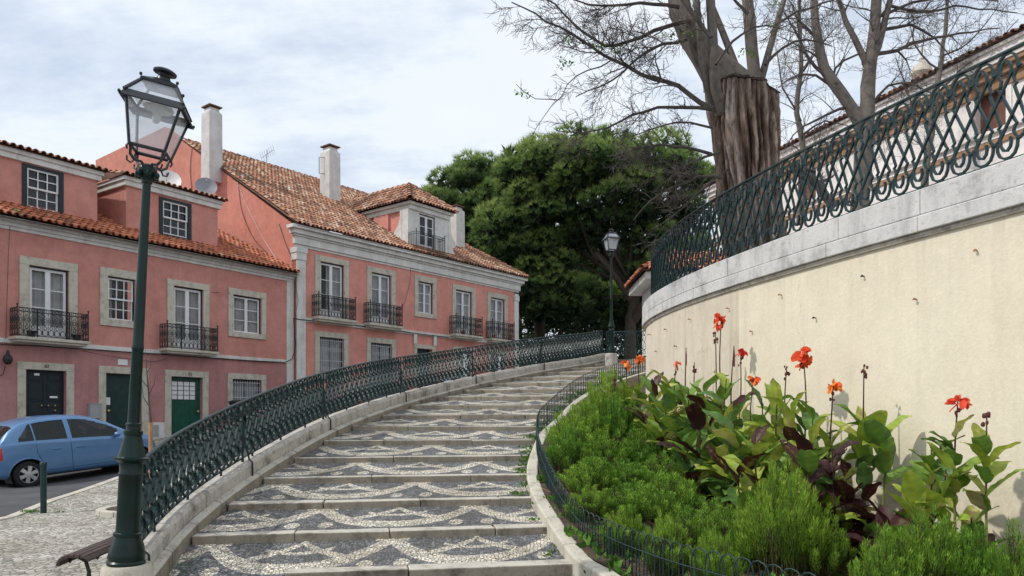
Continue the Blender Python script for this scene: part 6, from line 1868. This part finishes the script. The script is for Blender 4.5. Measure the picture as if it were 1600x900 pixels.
fill = [(1000, 12.3, 612, 0.1, 'leafy canna clump below the orange blooms on the left'), (1022, 11.8, 608, .2, 'leafy canna clump left of the tiny orange bloom'), (1045, 11.2, 606, .2, 'leafy canna clump under the tiny orange bloom'), (1040, 10.6, 640, .3, 'low leafy canna behind the middle shrubs'),
        (1075, 10.4, 618, .2, 'leafy canna clump under the tall bud spike'), (1100, 10.0, 612, .15, 'broad leaved canna clump left of the wall joint'), (1095, 9.4, 655, .4, 'low canna with maroon leaves behind the plumed shrub'), (1135, 9.5, 604, .1, 'canna with large upright green leaves under the highest bloom'),
        (1150, 8.9, 640, .3, 'canna with mixed green and maroon leaves right of the wall joint'), (1190, 8.8, 634, .2, 'canna with yellow green leaves left of the centre of the bed'), (1215, 8.5, 626, .25, 'canna with broad yellowing leaves under the withered seed head'), (1240, 8.2, 640, .1, 'canna with a large yellow green upright leaf under the largest bloom'),
        (1180, 8.1, 690, .5, 'low canna with maroon leaves behind the tall upright shrub'), (1270, 8.0, 650, .1, 'canna with yellow green leaves right of the largest bloom'), (1262, 7.6, 715, .7, 'low canna with drooping leaves behind the tall upright shrub'), (1300, 7.5, 712, 1.0, 'canna with wide dark purple leaves beside the tall shrub'),
        (1325, 7.4, 742, 1.0, 'low dark purple canna left of the thick green stem'), (1352, 7.3, 760, .9, 'small dark canna at the foot of the thick green stem'), (1478, 6.7, 745, .15, 'low green canna under the coral bloom'), (1430, 6.7, 790, .8, 'small dark canna behind the low shrubs at the bottom')]
for px, Y, ft, pu, lab in fill:
    ft -= 12
    canna(px, Y, ft, lab, 'none', leaves=9, hleaf=.97, purple=pu*.5 if pu < .9 else .75, stems=2 if pu > .45 else 3, L=.48 if pu < .9 else .36)

# ================================================================== WEEDS AND SMALL GROUND COVER
random.seed(77)
def weeds(name, spots, label, parent=None):
    mb = MB()
    for p, r, n, h in spots:
        for _ in range(n):
            a = R(0, 6.28); q = Vector(p)+Vector((math.cos(a)*r*R(0, 1), math.sin(a)*r*R(0, 1), 0)); mb.tc = R(0, 1)
            d = Vector((R(-1, 1), R(-1, 1), R(.2, 1.6))).normalized()*h*R(.4, 1); s = d.cross(Vector((R(-1, 1), R(-1, 1), .1))).normalized()*h*.22
            mb.poly([q, q+d*.5+s, q+d, q+d*.5-s])
    tag(mb.build(name, M['weed']), label, 'weeds', kind='stuff')
sp_ = []
for _ in range(190):
    u = R(0, FC.len*.9); q = FC.at(u, R(-.15, .22)); sp_.append((q+Vector((0, 0, 0)), .14, 30 if u < 9 else 10, R(.03, .10)))
weeds('weed_strip', sp_, 'low green weeds along the foot of the hoop fence')
sp_ = []
for k in range(1, 14):
    l, r = NOS[k-1]; 
    for _ in range(7): q = l.lerp(r, R(.3, 1)); sp_.append((Vector((q.x, q.y-.01, q.z-.14)), .07, 9, .05))
    for _ in range(5): q = r.lerp(l, R(0, .08)); sp_.append((Vector((q.x, q.y+R(.1, .9), q.z+.02)), .08, 14, .06))
for _ in range(6): sp_.append((bp+Vector((R(-.4, .5), R(-.1, .1), .0)), .12, 20, .05))
weeds('joint_weeds', sp_, 'tufts of weeds in the joints of the steps and paving')
sp_ = []
for _ in range(420):
    y = R(4.2, 10.5); x0, x1 = planter_x(y); x = x0+(x1-x0)*R(0, .75); sp_.append((Vector((x, y, soil_z(x, y)+.03)), .1, 9, R(.06, .16)))
weeds('ground_cover', sp_, 'leafy ground cover under the shrubs of the flower bed')
# fallen dry twigs and stems in the bed
mb = MB()
for _ in range(260):
    y = R(4.5, 12); x0, x1 = planter_x(y); x = x0+(x1-x0)*R(.05, .9); p = Vector((x, y, soil_z(x, y)+.03)); d = Vector((R(-1, 1), R(-1, 1), R(.1, 1.3))).normalized()*R(.12, .4)
    mb.tube([p, p+d*.5+Vector((R(-.03, .03), 0, 0)), p+d], [.005, .004, .002], 3)
tag(mb.build('dry_stems', M['stake']), 'dry brown stems and twigs lying in the flower bed', 'dry stems', kind='stuff')

# ================================================================== SKY, SUN, CAMERA
w = bpy.data.worlds.new('World'); scene.world = w; w.use_nodes = True
nt = w.node_tree; nt.nodes.clear()
out = nt.nodes.new('ShaderNodeOutputWorld')
SE, SA = math.radians(47), Vector((-.975, -.22)).normalized()
sky = nt.nodes.new('ShaderNodeTexSky'); sky.sky_type = 'NISHITA'; sky.sun_disc = False; sky.sun_elevation = SE; sky.sun_rotation = math.atan2(SA.x, SA.y) % (2*math.pi)
sky.air_density = 1.; sky.dust_density = 1.5
b1 = nt.nodes.new('ShaderNodeBackground'); b1.inputs[1].default_value = .12; nt.links.new(sky.outputs[0], b1.inputs[0])
tc = nt.nodes.new('ShaderNodeTexCoord')
sx = nt.nodes.new('ShaderNodeSeparateXYZ'); nt.links.new(tc.outputs['Generated'], sx.inputs[0])
zz = math_(nt, 'ADD', math_(nt, 'MAXIMUM', sx.outputs[2], 0.), .22)
cx = nt.nodes.new('ShaderNodeCombineXYZ'); nt.links.new(math_(nt, 'DIVIDE', sx.outputs[0], zz), cx.inputs[0]); nt.links.new(math_(nt, 'DIVIDE', sx.outputs[1], zz), cx.inputs[1])
n1 = noise_(nt, cx.outputs[0], 1.15, 8, .62)
mpp = nt.nodes.new('ShaderNodeMapping'); mpp.inputs['Scale'].default_value = (.9, 2.3, 1); mpp.inputs['Rotation'].default_value = (0, 0, .5); nt.links.new(cx.outputs[0], mpp.inputs[0])
n2 = noise_(nt, mpp.outputs[0], 1.7, 7, .6)
cm = math_(nt, 'ADD', math_(nt, 'MULTIPLY', n1, .6), math_(nt, 'MULTIPLY', n2, .4))
mask = ramp(nt, cm, [(.32, (.45,)*3), (.50, (.98,)*3)])
cc_ = ramp(nt, cm, [(.36, (.52, .59, .70)), (.48, (.59, .64, .705)), (.62, (.63, .66, .70))])
b2 = nt.nodes.new('ShaderNodeBackground'); b2.inputs[1].default_value = 1.5; nt.links.new(cc_, b2.inputs[0])
mx = nt.nodes.new('ShaderNodeMixShader'); nt.links.new(mask, mx.inputs[0]); nt.links.new(b1.outputs[0], mx.inputs[1]); nt.links.new(b2.outputs[0], mx.inputs[2])
nt.links.new(mx.outputs[0], out.inputs[0])
sun = bpy.data.lights.new('sun', 'SUN'); sun.energy = 2.5; sun.angle = math.radians(1.4); sun.color = (1, .95, .87)
so = bpy.data.objects.new('sun', sun); COL.objects.link(so)
sv = Vector((SA.x*math.cos(SE), SA.y*math.cos(SE), math.sin(SE))); so.rotation_euler = sv.to_track_quat('Z', 'Y').to_euler(); so.location = (-20, -5, 30)
cam = bpy.data.cameras.new('camera'); co = bpy.data.objects.new('camera', cam); COL.objects.link(co)
cam.sensor_width = 36; cam.lens = F_PX/1600*36; cam.shift_y = (HZ-450)/1600; cam.clip_end = 3000; cam.clip_start = .1
co.location = (0, 0, EYE); co.rotation_euler = (math.radians(90), 0, 0)
scene.camera = co
scene.view_settings.view_transform = 'Standard'; scene.view_settings.look = 'None'; scene.view_settings.exposure = 0
scene.cycles.max_bounces = 6; scene.cycles.transparent_max_bounces = 16
